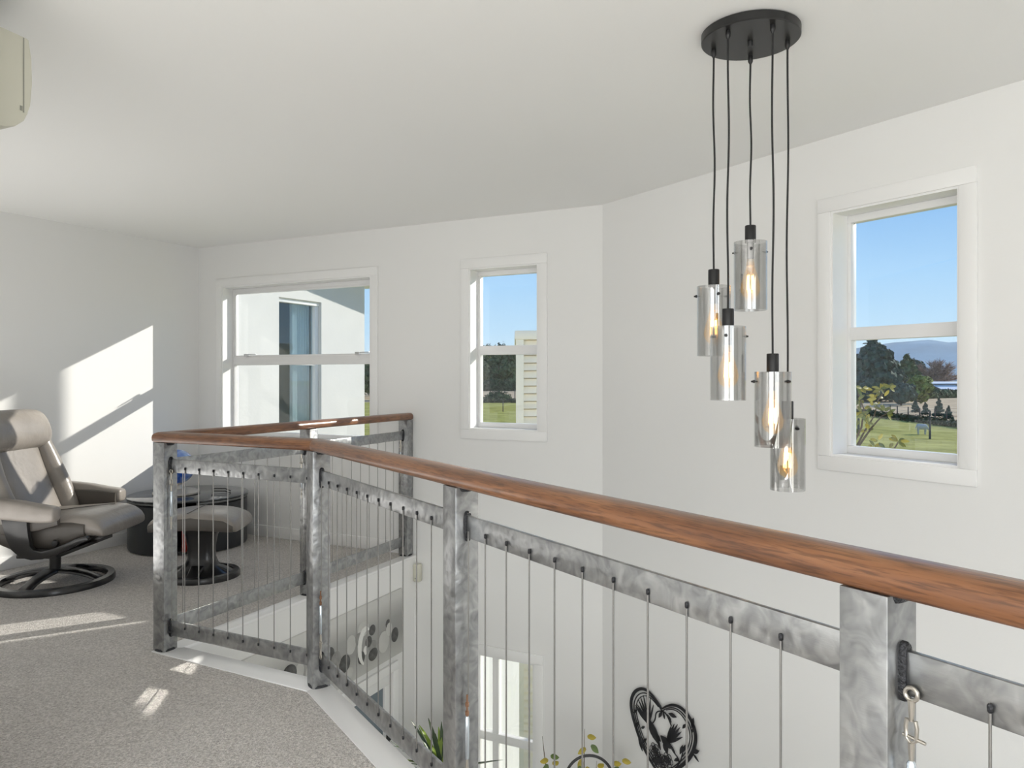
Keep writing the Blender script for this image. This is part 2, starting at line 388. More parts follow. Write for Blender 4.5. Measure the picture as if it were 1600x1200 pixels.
# ------------------------------------------------------------------ windows
def window(name, P0, d, inn, h, transom, sill=True, fit=False, mull=None, arch=.066, label=None, open_top=False):
    """architrave, reveal lining, frame, transom and panes of one window; h = (u0,u1,z0,z1)"""
    u0, u1, z0, z1 = h; dep = .115
    def pt(u, n, z): p = P0 + d * u + inn * n; return Vector((p.x, p.y, z))
    def bx(mb, a0, a1, n0, n1, c0, c1): return mb.box(pt(a0, n0, c0), V3(d * (a1 - a0), 0), V3(inn * (n1 - n0), 0), (0, 0, c1 - c0))
    W = bpy.data.objects.new(name, None); W.location = pt((u0 + u1) / 2, 0, z0); COL.objects.link(W); struct(W, label); W['_c'] = tuple(W.location)
    a = arch
    for (b0, b1, c0, c1) in ((u0 - a, u1 + a, z1, z1 + a), (u0 - a, u1 + a, z0 - a, z0), (u0 - a, u0, z0, z1), (u1, u1 + a, z0, z1)):
        bx(MB(), b0, b1, 0, .016, c0, c1).build('architrave', TRIM, W, bevel=.003)
    l = .010
    for (b0, b1, c0, c1) in ((u0, u1, z1 - l, z1), (u0, u1, z0, z0 + l), (u0, u0 + l, z0 + l, z1 - l), (u1 - l, u1, z0 + l, z1 - l)):
        bx(MB(), b0, b1, -dep, .008, c0, c1).build('reveal', TRIM, W)
    f = .034; n0, n1 = -.148, -dep + .012
    u0 += l; u1 -= l; z0 += l; z1 -= l
    for (b0, b1, c0, c1) in ((u0, u1, z1 - f, z1), (u0, u1, z0, z0 + f), (u0, u0 + f * .56, z0 + f, z1 - f), (u1 - f * .56, u1, z0 + f, z1 - f)):
        bx(MB(), b0, b1, n0, n1, c0, c1).build('frame', ALU, W, bevel=.003)
    t0, t1 = transom
    bx(MB(), u0 + f * .56, u1 - f * .56, n0 + .005, n1 + .006, t0, t1).build('transom', ALU, W, bevel=.003)
    for (c0, c1, b0, b1) in ((z0 + f, t0, u0 + f * .56, u1 - f * .56), (t1, z1 - f, u0 + f * .56, u1 - f * .56)):
        bx(MB(), b0, b1, -dep - .022, -dep - .018, c0, c1).build('pane', PANE, W)
    if fit:
        g = .014
        for (b0, b1, c0, c1) in ((u0 + .026, u1 - .026, t1, t1 + g), (u0 + .026, u1 - .026, z1 - f - g, z1 - f), (u0 + .026, u0 + .04, t1 + g, z1 - f - g), (u1 - .04, u1 - .026, t1 + g, z1 - f - g)):
            bx(MB(), b0, b1, -dep - .012, n1 + .004, c0, c1).build('sash', ALU, W, bevel=.002)
        for uc in (u0 + .16, u1 - .2):
            mb = MB(); bx(mb, uc - .012, uc + .03, n1 + .004, n1 + .02, t1 + .004, t1 + .026); bx(mb, uc + .02, uc + .12, n1 + .006, n1 + .014, t1 + .018, t1 + .026)
            mb.build('latch', ALUG, W, bevel=.002)
    if mull:
        bx(MB(), mull, mull + .05, n0 + .005, n1 + .004, z0 + f, z1 - f).build('mullion', ALU, W, bevel=.003)
    return W
window('window_1', TS(0, 0), U2, N2, HW1, (1.405, 1.475), fit=True, label='wide window showing the white wing outside')
window('window_2', TS(0, 0), U2, N2, HW2, (1.462, 1.526), label='narrow window beside the corner showing paddock and cream building')
window('window_3', PQ(0, 0), U3, N3, HW3, (1.474, 1.534), label='tall window on the right showing conifers and hills')
window('window_4', TS(0, 0), U2, N2, HLW, (-1.285, -1.225), mull=2.83, label='lower window seen between the railing wires')
_d = (PQ(6.6, 5.2) - PQ(6.6, 0)).normalized(); window('window_5', PQ(6.6, 0), _d, Vector((_d.y, -_d.x)), BIGU, (1.2, 1.26)); window('window_6', PQ(6.6, 0), _d, Vector((_d.y, -_d.x)), BIGL, (-1.5, -1.44))  # this row and the next: unseen windows put in to hold the fill lamps
_d = (TS(3.2, 7.6) - PQ(6.6, 5.2)).normalized(); window('window_7', PQ(6.6, 5.2), _d, Vector((_d.y, -_d.x)), BRU, (1.2, 1.26)); window('window_8', PQ(6.6, 5.2), _d, Vector((_d.y, -_d.x)), BRL, (-1.5, -1.44))

# lower door in the wall under the landing
D = bpy.data.objects.new('door_1', None); D.location = LW(.8, 0, LOW); COL.objects.link(D); struct(D, 'white glazed door under the landing'); D['_c'] = tuple(D.location)
for (a0, a1, c0, c1) in ((.235, 1.315, -.75, -.69), (.235, .30, LOW, -.75), (1.25, 1.315, LOW, -.75)):
    lbox(MB(), a0, a1, 0, .018, c0, c1).build('architrave', TRIM, D, bevel=.003)
for (a0, a1, c0, c1) in ((.305, 1.245, -.835, -.755), (.305, .372, LOW + .2, -.835), (1.17, 1.245, LOW + .2, -.835), (.305, 1.245, LOW + .01, LOW + .2)):
    lbox(MB(), a0, a1, -.045, -.006, c0, c1).build('stile', TRIM, D, bevel=.003)
lbox(MB(), .372, 1.17, -.03, -.022, LOW + .2, -.835).build('pane', mat('door_glass', (.17, .21, .24), .12), D)
hb = MB(); lbox(hb, .325, .355, -.008, .002, -1.24, -1.10); hb.tube([LW(.34, 0, -1.17), LW(.34, .05, -1.17), LW(.46, .05, -1.17)], .010, 8)
hb.build('handle', BLACK, D, smooth=True)

# ------------------------------------------------------------------ balustrade
BL = TS(2.26, 2.155, 0)
bal = thing('balustrade', 'galvanised steel and wire balustrade with varnished timber handrail around the open stairwell', 'balustrade', BL)
bal['_c'] = tuple(BL)
def rot2(d): return Matrix(((d.x, -d.y, 0), (d.y, d.x, 0), (0, 0, 1)))
F2 = rot2(U2); F3 = rot2(U3)
PA = TS(2.26, 2.155); PB = PQ(.668, 2.108); PC = PQ(1.893, 2.108); PD = PQ(3.148, 2.108); PG = PQ(4.40, 2.108)
PE = TS(2.243, 1.137); PF = TS(2.192, .050)
FA = rot2((PF - PA).normalized())
HB = .994
def post(c, Fm, nm='post'):
    mb = MB().cbox((c.x, c.y, .498), .075, .075, .988, Fm)
    o = mb.build(nm, STEEL, bal, bevel=.002, seg=2, frame=Fm)
    pl = MB().cbox((c.x, c.y, .009), .10, .092, .010, Fm).build('base_plate', WELD, o, bevel=.003) if False else None
    c3 = V3(c, 0)
    b = MB().loft([ring(c3 + Vector((0, 0, z)), Fm.col[0], Fm.col[1], r, r, 20, 3.2) for r, z in ((.0415, .004), (.0415, .009), (.039, .013), (.0385, .015))])
    place_child(b, 'base_weld', WELD, o, Fm)
    b = MB().loft([ring(c3 + Fm.col[0] * .018 + Vector((0, 0, z)), Fm.col[0], Fm.col[1], r, r * 1.1, 20, 2.6) for r, z in ((.012, .974), (.024, .980), (.0275, .988), (.0275, HB))])
    place_child(b, 'rail_bracket', WELD, o, Fm)
    return o
def place_child(mb, name, m, par, Fm, smooth=True, bevel=0):
    """child mesh of a rotated part: vertices given in world space"""
    pc = Vector(par['_c']); inv = Fm.transposed()
    vs = [inv @ (v - pc) for v in mb.v]; q = MB(); q.v = vs; q.f = mb.f
    me = bpy.data.meshes.new(name); xs = [sum(v[i] for v in vs) / len(vs) for i in range(3)]; c = Vector(xs)
    me.from_pydata([v - c for v in vs], [], q.f); bm = bmesh.new(); bm.from_mesh(me); bmesh.ops.recalc_face_normals(bm, faces=bm.faces)
    if bevel: bmesh.ops.bevel(bm, geom=bm.edges[:], offset=bevel, segments=2, profile=.5, affect='EDGES')
    bm.to_mesh(me); bm.free(); me.materials.append(m)
    if smooth: me.polygons.foreach_set('use_smooth', [True] * len(me.polygons)); me.set_sharp_from_angle(angle=math.radians(40))
    o = bpy.data.objects.new(name, me); COL.objects.link(o); o.parent = par; o.location = c; return o
post(PA, F2); post(PB, F3); post(PC, F3); post(PD, F3); post(PG, F3); post(PE, FA); post(PF, FA)

# handrail: profile in (across, up); sections mitred at the bends
PROF = [(-.042, .007), (-.036, 0), (.036, 0), (.042, .007), (.043, .022), (.041, .033), (.034, .041), (.022, .0465), (.0, .0485), (-.022, .0465), (-.034, .041), (-.041, .033), (-.043, .022)]
def handrail(a, b, ma=None, mb_=None, capa=False, capb=False):
    """a, b ends (2D); ma / mb_ = miter direction vectors at the ends (2D unit of the cut plane)"""
    d = (b - a).normalized(); x = Vector((d.y, -d.x)); Fm = rot2(d)
    def sect(P, mdir, sh=0, sc=1):
        r = []
        for px, pz in PROF:
            q = P + x * px * sc
            if mdir is not None:
                k = px / mdir.dot(x); q = P + mdir * k
            q = q + d * sh; r.append(Vector((q.x, q.y, HB + (pz - .024) * sc + .024)))
        return r
    R = []
    if capa: R += [sect(a, None, -.008, .72), sect(a, None, -.005, .9), sect(a, None, 0, .98), sect(a, None, .008)]
    else: R.append(sect(a, ma))
    L = (b - a).length
    for k in range(1, 6): R.append(sect(a + d * L * k / 6, None))
    if capb: R += [sect(b, None, -.008), sect(b, None, 0, .98), sect(b, None, .005, .9), sect(b, None, .008, .72)]
    else: R.append(sect(b, mb_))
    return MB().loft(R).build('handrail', WOOD, bal, smooth=True, frame=Fm, auto=50)
def miter(d1, d2): return (d1.normalized() - d2.normalized()).normalized() if (d1.normalized() - d2.normalized()).length > .01 else Vector((d1.y, -d1.x))
off2 = -N2 * 0  # rails sit centred over the posts
RA, RB, RE = PA, PB, PF
dAB = PB - PA; dBC = PG - PB; dAF = PF - PA
mB = (dAB.normalized() - dBC.normalized()).normalized()
mA = (-dAF.normalized() - dAB.normalized()).normalized()
handrail(RA, RB, mA, mB); handrail(RB, PQ(5.4, 2.108), mB, None, capb=True); handrail(RA, PF - dAF.normalized() * -.035, mA, None, capb=True)

BT = .012
def bar(a, b, z0, z1):
    d = (b - a).normalized(); Fm = rot2(d); n = Vector((-d.y, d.x))
    a2 = a + d * .0375; b2 = b - d * .0375; L = (b2 - a2).length; c = (a2 + b2) / 2
    o = MB().cbox((c.x, c.y, (z0 + z1) / 2), L, BT, z1 - z0, Fm).build('rail_bar', STEEL, bal, bevel=.0025, frame=Fm)
    for P, sgn in ((a2, 1), (b2, -1)):
        zc = (z0 + z1) / 2; R = []
        for dd, k in ((-.001, 1), (.006, 1), (.010, .8)):
            R.append(ring(V3(P + d * sgn * dd, zc), V3(n, 0), (0, 0, 1), .0125 * k, (.043 if k == 1 else .040), 20, 2.8))
        place_child(MB().loft(R), 'weld_collar', WELD, o, Fm)
    return o
ZT0, ZT1, ZB0, ZB1 = .850, .913, .077, .147
BAYS = [(PA, PB), (PB, PC), (PC, PD), (PD, PG), (PE, PA), (PF, PE)]
for a, b in BAYS:
    bar(a, b, ZT0, ZT1); bar(a, b, ZB0, ZB1)

# wires: one mesh shared by all, each wire with its dark eyelets
WZ0, WZ1 = ZB1 - .022, ZT0 + .022
def wire_proto(side):
    mb = MB().tube([(0, 0, WZ0), (0, 0, WZ1)], .0021, 8)
    return mb
wm = None
def make_wire(P, inward):
    """P on the bar centre line, inward = 2D unit vector towards the landing side"""
    global wm
    q = P + inward * (BT / 2 + .0022)
    if wm is None:
        o = MB().tube([(0, 0, WZ0), (0, 0, (WZ0 + WZ1) / 2), (0, 0, WZ1)], .0021, 8).build('wire', WIRE, bal, smooth=True, base=(0, 0, 0))
        wm = o
        ze = WZ0 - .001
        s2 = MB().lathe([(.0022, -.006), (.0038, -.004), (.0038, .004), (.0022, .006)], k=10).build('eyelet', WELD, o, smooth=True, base=(0, 0, 0)); s2.location = (0, 0, ze)
        s3 = s2.copy(); COL.objects.link(s3); s3.location = (0, 0, WZ1 + .001)
        o.location = V3(q, 0) - BL
        return o
    c = copy_tree(wm, bal); c.location = V3(q, 0) - BL
    return c
def turnbuckle(P, inward, top=True):
    q = P + inward * (BT / 2 + .004)
    x = V3(inward, 0); o3 = V3(q, 0); per = V3(Vector((-inward.y, inward.x)), 0)
    L = lambda a, b, z: o3 + x * a + per * b + Vector((0, 0, z))
    s = -1 if top else 1; z = ZT0 + .018 if top else ZB1 - .018
    Z = lambda k: z + s * k
    body = MB().lathe([(.0036, min(Z(.105), Z(.225))), (.0062, min(Z(.105), Z(.225)) + .004), (.0062, max(Z(.105), Z(.225)) - .004), (.0036, max(Z(.105), Z(.225)))], o3, 12)
    tb = body.build('turnbuckle', BLUEST, bal, smooth=True)
    tb['label'] = 'small bright turnbuckle tensioning the first wire'
    ey = MB()
    ey.tube([L(0, .009 * math.cos(k * math.pi / 6), Z(.012) + .009 * math.sin(k * math.pi / 6)) for k in range(12)], .0032, 8, closed=True)
    ey.tube([L(0, 0, Z(.02)), L(0, 0, Z(.05))], [.0055, .0032], 8)
    ey.tube([L(0, -.006, Z(.048)), L(0, -.008, Z(.058)), L(0, -.007, Z(.075)), L(0, 0, Z(.082)), L(0, .007, Z(.075)), L(0, .008, Z(.058)), L(0, .006, Z(.048))], .003, 8)
    ey.tube([L(0, -.012, Z(.072)), L(0, .020, Z(.074))], .0026, 8)
    ey.tube([L(0, 0, Z(.08)), L(0, 0, Z(.108))], [.005, .0032], 8)
    e1 = ey.build('shackle', PLATED, tb, smooth=True)
    nb = MB()
    for k in (.228, .252): nb.lathe([(.0052, min(Z(k), Z(k + .012))), (.0052, max(Z(k), Z(k + .012)))], o3, 6)
    nb.tube([L(0, 0, Z(.225)), L(0, 0, Z(.285))], .0028, 8)
    n1 = nb.build('lock_nut', RUST if not top else PLATED, tb, smooth=True)
    wr = MB().tube([L(-.004, 0, Z(.28)), L(-.004, 0, (ZB1 - .02) if top else (ZT0 + .02))], .0021, 8).build('wire', WIRE, bal, smooth=True)
IN2 = N2; IN3 = N3; INF = -U2
# A-B bay
def along(a, b, dist): d = (b - a).normalized(); return a + d * dist
LAB = (PB - PA).length
turnbuckle(along(PA, PB, .053), IN2, True)
for k in range(9): make_wire(along(PA, PB, .053 + .09 + .0925 * k), IN2) if .053 + .09 + .0925 * k < LAB - .045 else None
turnbuckle(PQ(.722, 2.108), IN3, False)
for k in range(10): make_wire(PQ(.812 + .1015 * k, 2.108), IN3)
turnbuckle(PQ(1.948, 2.108), IN3, False)
for k in range(10): make_wire(PQ(2.043 + .1047 * k, 2.108), IN3)
turnbuckle(PQ(3.204, 2.108), IN3, True)
for k in range(10): make_wire(PQ(3.306 + .105 * k, 2.108), IN3)
LEA = (PA - PE).length; LFE = (PE - PF).length
dEA = (PA - PE).normalized(); dFE = (PE - PF).normalized()
turnbuckle(PE + dEA * .053, INF, True)
for k in range(9): make_wire(PE + dEA * (.053 + .092 + .0955 * k), INF) if .145 + .0955 * k < LEA - .045 else None
turnbuckle(PF + dFE * .053, INF, True)
for k in range(10): make_wire(PF + dFE * (.15 + .1 * k), INF) if .15 + .1 * k < LFE - .045 else None

# ------------------------------------------------------------------ pendant cluster
PC3 = Vector((.772, 2.45, CEIL))
pen = thing('pendant_light', 'cluster of five smoked glass cylinder pendants hanging from a round black ceiling canopy', 'pendant light', PC3)
pen['_c'] = tuple(PC3)
cv = MB().lathe([(.150, CEIL), (.155, CEIL - .003), (.155, CEIL - .027), (.152, CEIL - .030), (.02, CEIL - .0301)], (PC3.x, PC3.y, 0), 64).build('canopy', DARKG, pen, smooth=True)
MB().lathe([(.0075, CEIL - .048), (.0085, CEIL - .046), (.0085, CEIL - .0305)], (PC3.x, PC3.y, 0), 16).build('nut', BLACK, cv, smooth=True)
SHADE = glass('smoked_mirror_glass', (.79, .79, .785), (.92, .92, .92), .11)
BULBG = glass('amber_bulb_glass', (1, .86, .62), (1, .95, .85), .05)
_t = BULBG.node_tree; _a = _t.nodes.new('ShaderNodeAddShader'); _e = _t.nodes.new('ShaderNodeEmission'); _e.inputs[0].default_value = (1, .66, .34, 1); _e.inputs[1].default_value = .10
_o = next(n for n in _t.nodes if n.type == 'OUTPUT_MATERIAL'); _s = _o.inputs[0].links[0].from_socket
_t.links.new(_s, _a.inputs[0]); _t.links.new(_e.outputs[0], _a.inputs[1]); _t.links.new(_a.outputs[0], _o.inputs[0])
FIL = mat('led_filament', (1, .7, .3), .5, emit=(1, .55, .17), estr=14)
BRASS = mat('bulb_cap', (.6, .45, .2), .3, metal=1)
drops = [(147.7, 1.659, 30), (218.6, 1.516, 8), (72.4, 1.815, 15), (285.7, 1.374, 60), (-.5, 1.224, 40)]
for ang, zc, rot in drops:
    x = PC3.x + .12 * math.cos(math.radians(ang)); y = PC3.y + .12 * math.sin(math.radians(ang)); o3 = (x, y, 0)
    zt = zc - .056
    path = []
    for k in range(26):
        f_ = k / 25; z = CEIL - .045 + (zc - CEIL + .045) * f_; wgl = math.sin(f_ * math.pi)
        path.append((x + .0035 * wgl * math.sin(f_ * 9 + ang), y + .002 * wgl * math.cos(f_ * 7 + ang), z))
    cd = MB().tube(path, .0033, 8).build('cord', CORD, pen, smooth=True)
    MB().lathe([(.0075, CEIL - .0305), (.0085, CEIL - .04), (.0078, CEIL - .050), (.0035, CEIL - .058)], o3, 14).build('ferrule', BLACK, cd, smooth=True)
    r = .0545
    sh = MB().loft([ring(Vector(o3) + Vector((0, 0, z)), (1, 0, 0), (0, 1, 0), rr, rr, 56) for rr, z in ((r - .003, zt - .231), (r, zt - .231), (r, zt), (r - .003, zt))], cap=False, closed=True).build('shade', SHADE, pen, smooth=True)
    MB().lathe([(.017, zc), (.0182, zc - .002), (.0182, zt - .002), (.0125, zt - .003), (.0125, zt - .045), (.010, zt - .060)], o3, 28).build('lampholder', BLACK, sh, smooth=True)
    MB().lathe([(.012, zt - .003), (.0535 * .99, zt - .003), (.0535 * .99, zt - .0045), (.012, zt - .0045)], o3, 24) if False else None
    for j in range(3):
        a = math.radians(rot + 120 * j); d = Vector((math.cos(a), math.sin(a), 0)); zz = zt - .030
        p0 = Vector((x, y, zz))
        MB().tube([p0 + d * (r - .009), p0 + d * (r + .001), p0 + d * (r + .0012), p0 + d * (r + .006), p0 + d * (r + .0062), p0 + d * (r + .012)], [.0016, .0016, .005, .005, .003, .003], 10).build('screw_pin', BLACK, sh, smooth=True)
    bb = MB().lathe([(.010, zt - .060), (.013, zt - .068), (.0145, zt - .085), (.021, zt - .108), (.029, zt - .135), (.032, zt - .152), (.0305, zt - .168), (.023, zt - .182), (.011, zt - .190), (.002, zt - .192)], o3, 28).build('bulb', BULBG, pen, smooth=True)
    MB().lathe([(.0115, zt - .058), (.0125, zt - .062), (.0125, zt - .080), (.008, zt - .084)], o3, 20).build('screw_cap', BRASS, bb, smooth=True)
    fl = MB()
    for j in range(4):
        a = math.radians(45 + 90 * j); fl.tube([(x + .010 * math.cos(a), y + .010 * math.sin(a), zt - .112), (x + .012 * math.cos(a), y + .012 * math.sin(a), zt - .160)], .0021, 6)
    fl.build('filament', FIL, bb, smooth=True)

# ------------------------------------------------------------------ recliner and ottoman
def X(v): return Vector(v)
def recliner(loc, rz):
    ch = thing('recliner_chair', 'taupe leather recliner armchair with headrest on a black swivel ring base', 'armchair', loc, rz)
    # seat cushion: loft along x, sections in y-z
    secs = []
    for x, zc, hw, hh in dens(((-.17, .385, .22, .05), (-.15, .385, .255, .068), (0, .385, .265, .078), (.18, .395, .27, .080), (.29, .405, .272, .076), (.37, .402, .272, .066), (.42, .385, .268, .050), (.445, .368, .258, .030), (.449, .360, .24, .012))):
        secs.append(ring((x, 0, zc), (0, 1, 0), (0, 0, 1), hw, hh, 32, 4.0))
    seat = MB().loft(secs).build('seat', LEATHER, ch, smooth=True, auto=70)
    for s in (-1, 1):
        MB().loft([ring((x, s * .262, zc), (0, 1, 0), (0, 0, 1), .022, hh, 14, 3) for x, zc, hh in ((-.16, .345, .05), (-.1, .345, .075), (.18, .352, .08), (.27, .372, .062), (.35, .388, .035))]).build('side_panel', LEATHER2, ch, smooth=True, auto=60)
    MB().tube([(.0, -.1, .4655), (.15, .0, .4765), (.32, .12, .482)], .002, 6).build('seam', LEATHER2, seat, smooth=True)
    # backrest: leaning back; F(h) gives the front-surface line
    def bp(h): return Vector((.0 - .22 * h - .03 * math.sin(h * math.pi), 0, .40 + .55 * h))
    tang = (bp(1) - bp(0)).normalized(); nrm = Vector((tang.z, 0, -tang.x))
    R = []
    for h, hw, th in dens(((-.05, .16, .03), (0, .2, .05), (.15, .215, .06), (.4, .225, .065), (.7, .225, .06), (.95, .22, .05), (1.0, .20, .03))):
        R.append(ring(bp(h) - nrm * .085, (0, 1, 0), nrm, hw, th, 28, 3.6))
    MB().loft(R).build('backrest', LEATHER, ch, smooth=True, auto=70)
    for s in (-1, 1):
        R = []
        for h, y, a, b in dens(((-.04, .25, .03, .04), (.02, .265, .052, .075), (.25, .285, .062, .092), (.45, .292, .066, .094), (.65, .282, .064, .088), (.85, .262, .058, .078), (1.0, .245, .05, .066), (1.06, .24, .03, .04))):
            R.append(ring(bp(h) - nrm * .07 + Vector((0, s * y, 0)), (0, 1, 0), nrm, a, b, 20, 2.3))
        MB().loft(R).build('side_bolster', LEATHER, ch, smooth=True, auto=70)
    # headrest roll
    R = []
    hc = bp(1.0) + tang * .035 - nrm * .055
    for y, a, b in dens(((-.312, .02, .04), (-.305, .05, .085), (-.28, .078, .118), (-.2, .092, .132), (0, .095, .135), (.2, .092, .132), (.28, .078, .118), (.305, .05, .085), (.312, .02, .04))):
        R.append(ring(hc + Vector((0, y, 0)), nrm, tang, a, b, 28, 2.4))
    MB().loft(R).build('headrest', LEATHER, ch, smooth=True, auto=70)
    # back shell
    R = []
    for h, hw in ((-.05, .22), (.2, .27), (.5, .28), (.9, .25), (1.05, .22)):
        R.append(ring(bp(h) - nrm * .155, (0, 1, 0), nrm, hw, .02, 20, 3))
    MB().loft(R).build('back_shell', LEATHER2, ch, smooth=True)
    for s in (-1, 1):
        y = s * .365
        R = []
        for x, z, hw, hh in dens(((-.30, .548, .02, .02), (-.29, .548, .04, .045), (-.2, .540, .046, .058), (.0, .522, .048, .060), (.13, .505, .050, .054), (.205, .500, .050, .048), (.235, .500, .044, .040), (.242, .500, .03, .026))):
            R.append(ring((x, y, z), (0, 1, 0), (0, 0, 1), hw, hh, 22, 3.6))
        MB().loft(R).build('armrest', LEATHER, ch, smooth=True, auto=60)
        # inner leather panel under the armrest
        MB().loft([ring((x, s * .315, zc), (0, 1, 0), (0, 0, 1), .016, hh, 12, 4) for x, zc, hh in ((-.24, .46, .07), (-.1, .455, .09), (.1, .465, .075), (.22, .475, .05))]).build('arm_panel', LEATHER2, ch, smooth=True)
        # bent-laminate support: down from the arm, curving forward under the seat
        path = [(-.02, .48), (-.015, .42), (-.005, .36), (.01, .31), (.035, .272), (.075, .252), (.13, .25), (.2, .268), (.27, .298), (.34, .332), (.40, .352)]
        wd = [.085, .08, .074, .066, .05, .034, .026, .024, .022, .02, .016]
        R = []
        for i, ((px, pz), wv_) in enumerate(zip(path, wd)):
            a = Vector(path[max(0, i - 1)]); b = Vector(path[min(len(path) - 1, i + 1)]); t = (b - a).normalized(); n = Vector((t.y, -t.x))
            yy = s * (.345 - .03 * min(1, i / 7))
            R.append([Vector((px + n.x * k1 * wv_ * .9, yy + k2 * .016, pz + n.y * k1 * wv_ * .9)) for k1, k2 in ((-1, -1), (1, -1), (1, 1), (-1, 1))])
        MB().loft(R).build('arm_support', LAM, ch, bevel=.004)
        kn = MB().lathe([(.004, -.012), (.017, -.010), (.021, 0), (.017, .010), (.004, .012)], (0, 0, 0), 18)
        kn.v = [Vector((v.x + .19, s * (.30 + v.z), v.y + .315)) for v in kn.v]
        kn.build('tension_knob', BLACK, ch, smooth=True)
    # carrier plate + cross bars
    mb = MB().cbox((.08, 0, .235), .24, .62, .022); mb.cbox((.22, 0, .285), .04, .60, .018); mb.cbox((-.02, 0, .30), .3, .3, .02)
    mb.build('carrier', LAM, ch, bevel=.004)
    col = MB().lathe([(.034, .085), (.034, .20), (.030, .201), (.030, .228)], (0, 0, 0), 24).build('column', LAM, ch, smooth=True)
    MB().lathe([(.0305, .203), (.0345, .205), (.0345, .214), (.0305, .216)], (0, 0, 0), 24).build('collar', CHROME, col, smooth=True)
    base_ring(ch, .315, .325, .052)
    return ch
def base_ring(ch, a, b, wdt):
    R = []
    K = 56
    for i in range(K):
        th = 2 * math.pi * i / K; c = Vector((a * math.cos(th), b * math.sin(th), .018)); o_ = Vector((math.cos(th), math.sin(th), 0))
        R.append([c + o_ * dx + Vector((0, 0, dz)) for dx, dz in ((-wdt / 2, -.018), (wdt / 2, -.018), (wdt / 2, .004), (wdt * .36, .018), (-wdt * .36, .020), (-wdt / 2, .010))])
    MB().loft(R, closed=True).build('base_ring', LAM, ch, smooth=True, auto=40)
    # two arches that carry the column across the ring
    for ax, L in ((Vector((1, 0, 0)), a), (Vector((0, 1, 0)), b)):
        sd_ = Vector((-ax.y, ax.x, 0)); R = []
        for k in range(17):
            u = -1 + k / 8; z = .022 + .062 * (1 - abs(u) ** 2.2); wv_ = .034 + .030 * (1 - min(1, abs(u) * 1.3)) + .012 * abs(u) ** 4
            c = ax * u * (L - .012) + Vector((0, 0, z)); R.append([c + sd_ * wv_ * k1 + Vector((0, 0, dz)) for k1, dz in ((-1, -.010), (1, -.010), (.86, .010), (-.86, .010))])
        MB().loft(R).build('base_arch', LAM, ch, bevel=.004)
recliner((-2.90, 4.80, 0), math.radians(-1))

ot = thing('ottoman', 'taupe leather footstool on a black pedestal seen through the wires', 'footstool', (-2.03, 4.95, 0), math.radians(3))
R = []
for x, zc, hw, hh in dens(((-.275, .352, .17, .012), (-.268, .356, .19, .032), (-.24, .366, .20, .046), (-.15, .384, .205, .052), (0, .392, .208, .054), (.15, .384, .205, .052), (.24, .362, .20, .046), (.268, .348, .19, .032), (.275, .342, .17, .012))):
    R.append(ring((x, 0, zc), (0, 1, 0), (0, 0, 1), hw, hh, 32, 3.6))
cu = MB().loft(R).build('cushion', LEATHER, ot, smooth=True, auto=70)
for s in (-1, 1):
    MB().loft([ring((x, s * .203, zc), (0, 1, 0), (0, 0, 1), .008, hh, 12, 3) for x, zc, hh in ((-.26, .350, .02), (-.2, .366, .034), (0, .378, .040), (.2, .362, .034), (.262, .344, .018))]).build('side_panel', LEATHER2, ot, smooth=True)
MB().tube([(-.02, -.2, .4455), (-.02, 0, .4475), (-.02, .2, .4455)], .0022, 6).build('seam', LEATHER2, cu, smooth=True)
MB().loft([ring((0, 0, z), (1, 0, 0), (0, 1, 0), a, b, 28, 3) for z, a, b in ((.335, .13, .10), (.315, .12, .085), (.27, .098, .07), (.20, .085, .062), (.13, .085, .062), (.085, .10, .075), (.05, .15, .11), (.02, .2, .15))]).build('pedestal', LAM, ot, smooth=True)
base_ring(ot, .215, .205, .046)

# ------------------------------------------------------------------ round table with its things
TC = Vector((-2.52, 5.90, 0)); TR = .44
tb = thing('coffee_table', 'round charcoal drum table with smoked glass top in the corner', 'table', TC)
MB().lathe([(TR - .004, .386), (TR, .389), (TR, .396), (TR - .004, .399)], (0, 0, 0), 64).build('glass_top', SMOKE, tb, smooth=True)
def drum_half(a0, a1, name):
    K = 26; R = []
    for i in range(K + 1):
        th = math.radians(a0 + (a1 - a0) * i / K); o_ = Vector((math.cos(th), math.sin(th), 0))
        R.append([o_ * (TR - .015) + Vector((0, 0, .008)), o_ * (TR - .010) + Vector((0, 0, .02)), o_ * (TR - .010) + Vector((0, 0, .355)), o_ * (TR - .02) + Vector((0, 0, .362)), o_ * (TR - .04) + Vector((0, 0, .362)), o_ * (TR - .04) + Vector((0, 0, .008))])
    d = MB().loft(R).build(name, DRUM, tb, smooth=True, auto=40)
    K = 26; R = []
    for i in range(K + 1):
        th = math.radians(a0 + (a1 - a0) * i / K); o_ = Vector((math.cos(th), math.sin(th), 0))
        R.append([o_ * (TR - .012) + Vector((0, 0, .365)), o_ * (TR - .006) + Vector((0, 0, .372)), o_ * (TR - .006) + Vector((0, 0, .382)), o_ * (TR - .03) + Vector((0, 0, .385)), o_ * (TR - .03) + Vector((0, 0, .364))])
    MB().loft(R).build('rim_band', mat('grey_band', (.2, .21, .21), .35, metal=.5), d, smooth=True, auto=40)
drum_half(-60, 108, 'drum_shell'); drum_half(128, 268, 'drum_shell')
mb = MB().lathe([(TR - .05, .014), (TR - .05, .03)], (0, 0, 0), 40); mb.build('bottom_board', DRUM, tb)
MB().box((-.02, -.30, .03), (.04, 0, 0), (0, .6, 0), (0, 0, .355)).build('divider', DRUM, tb)
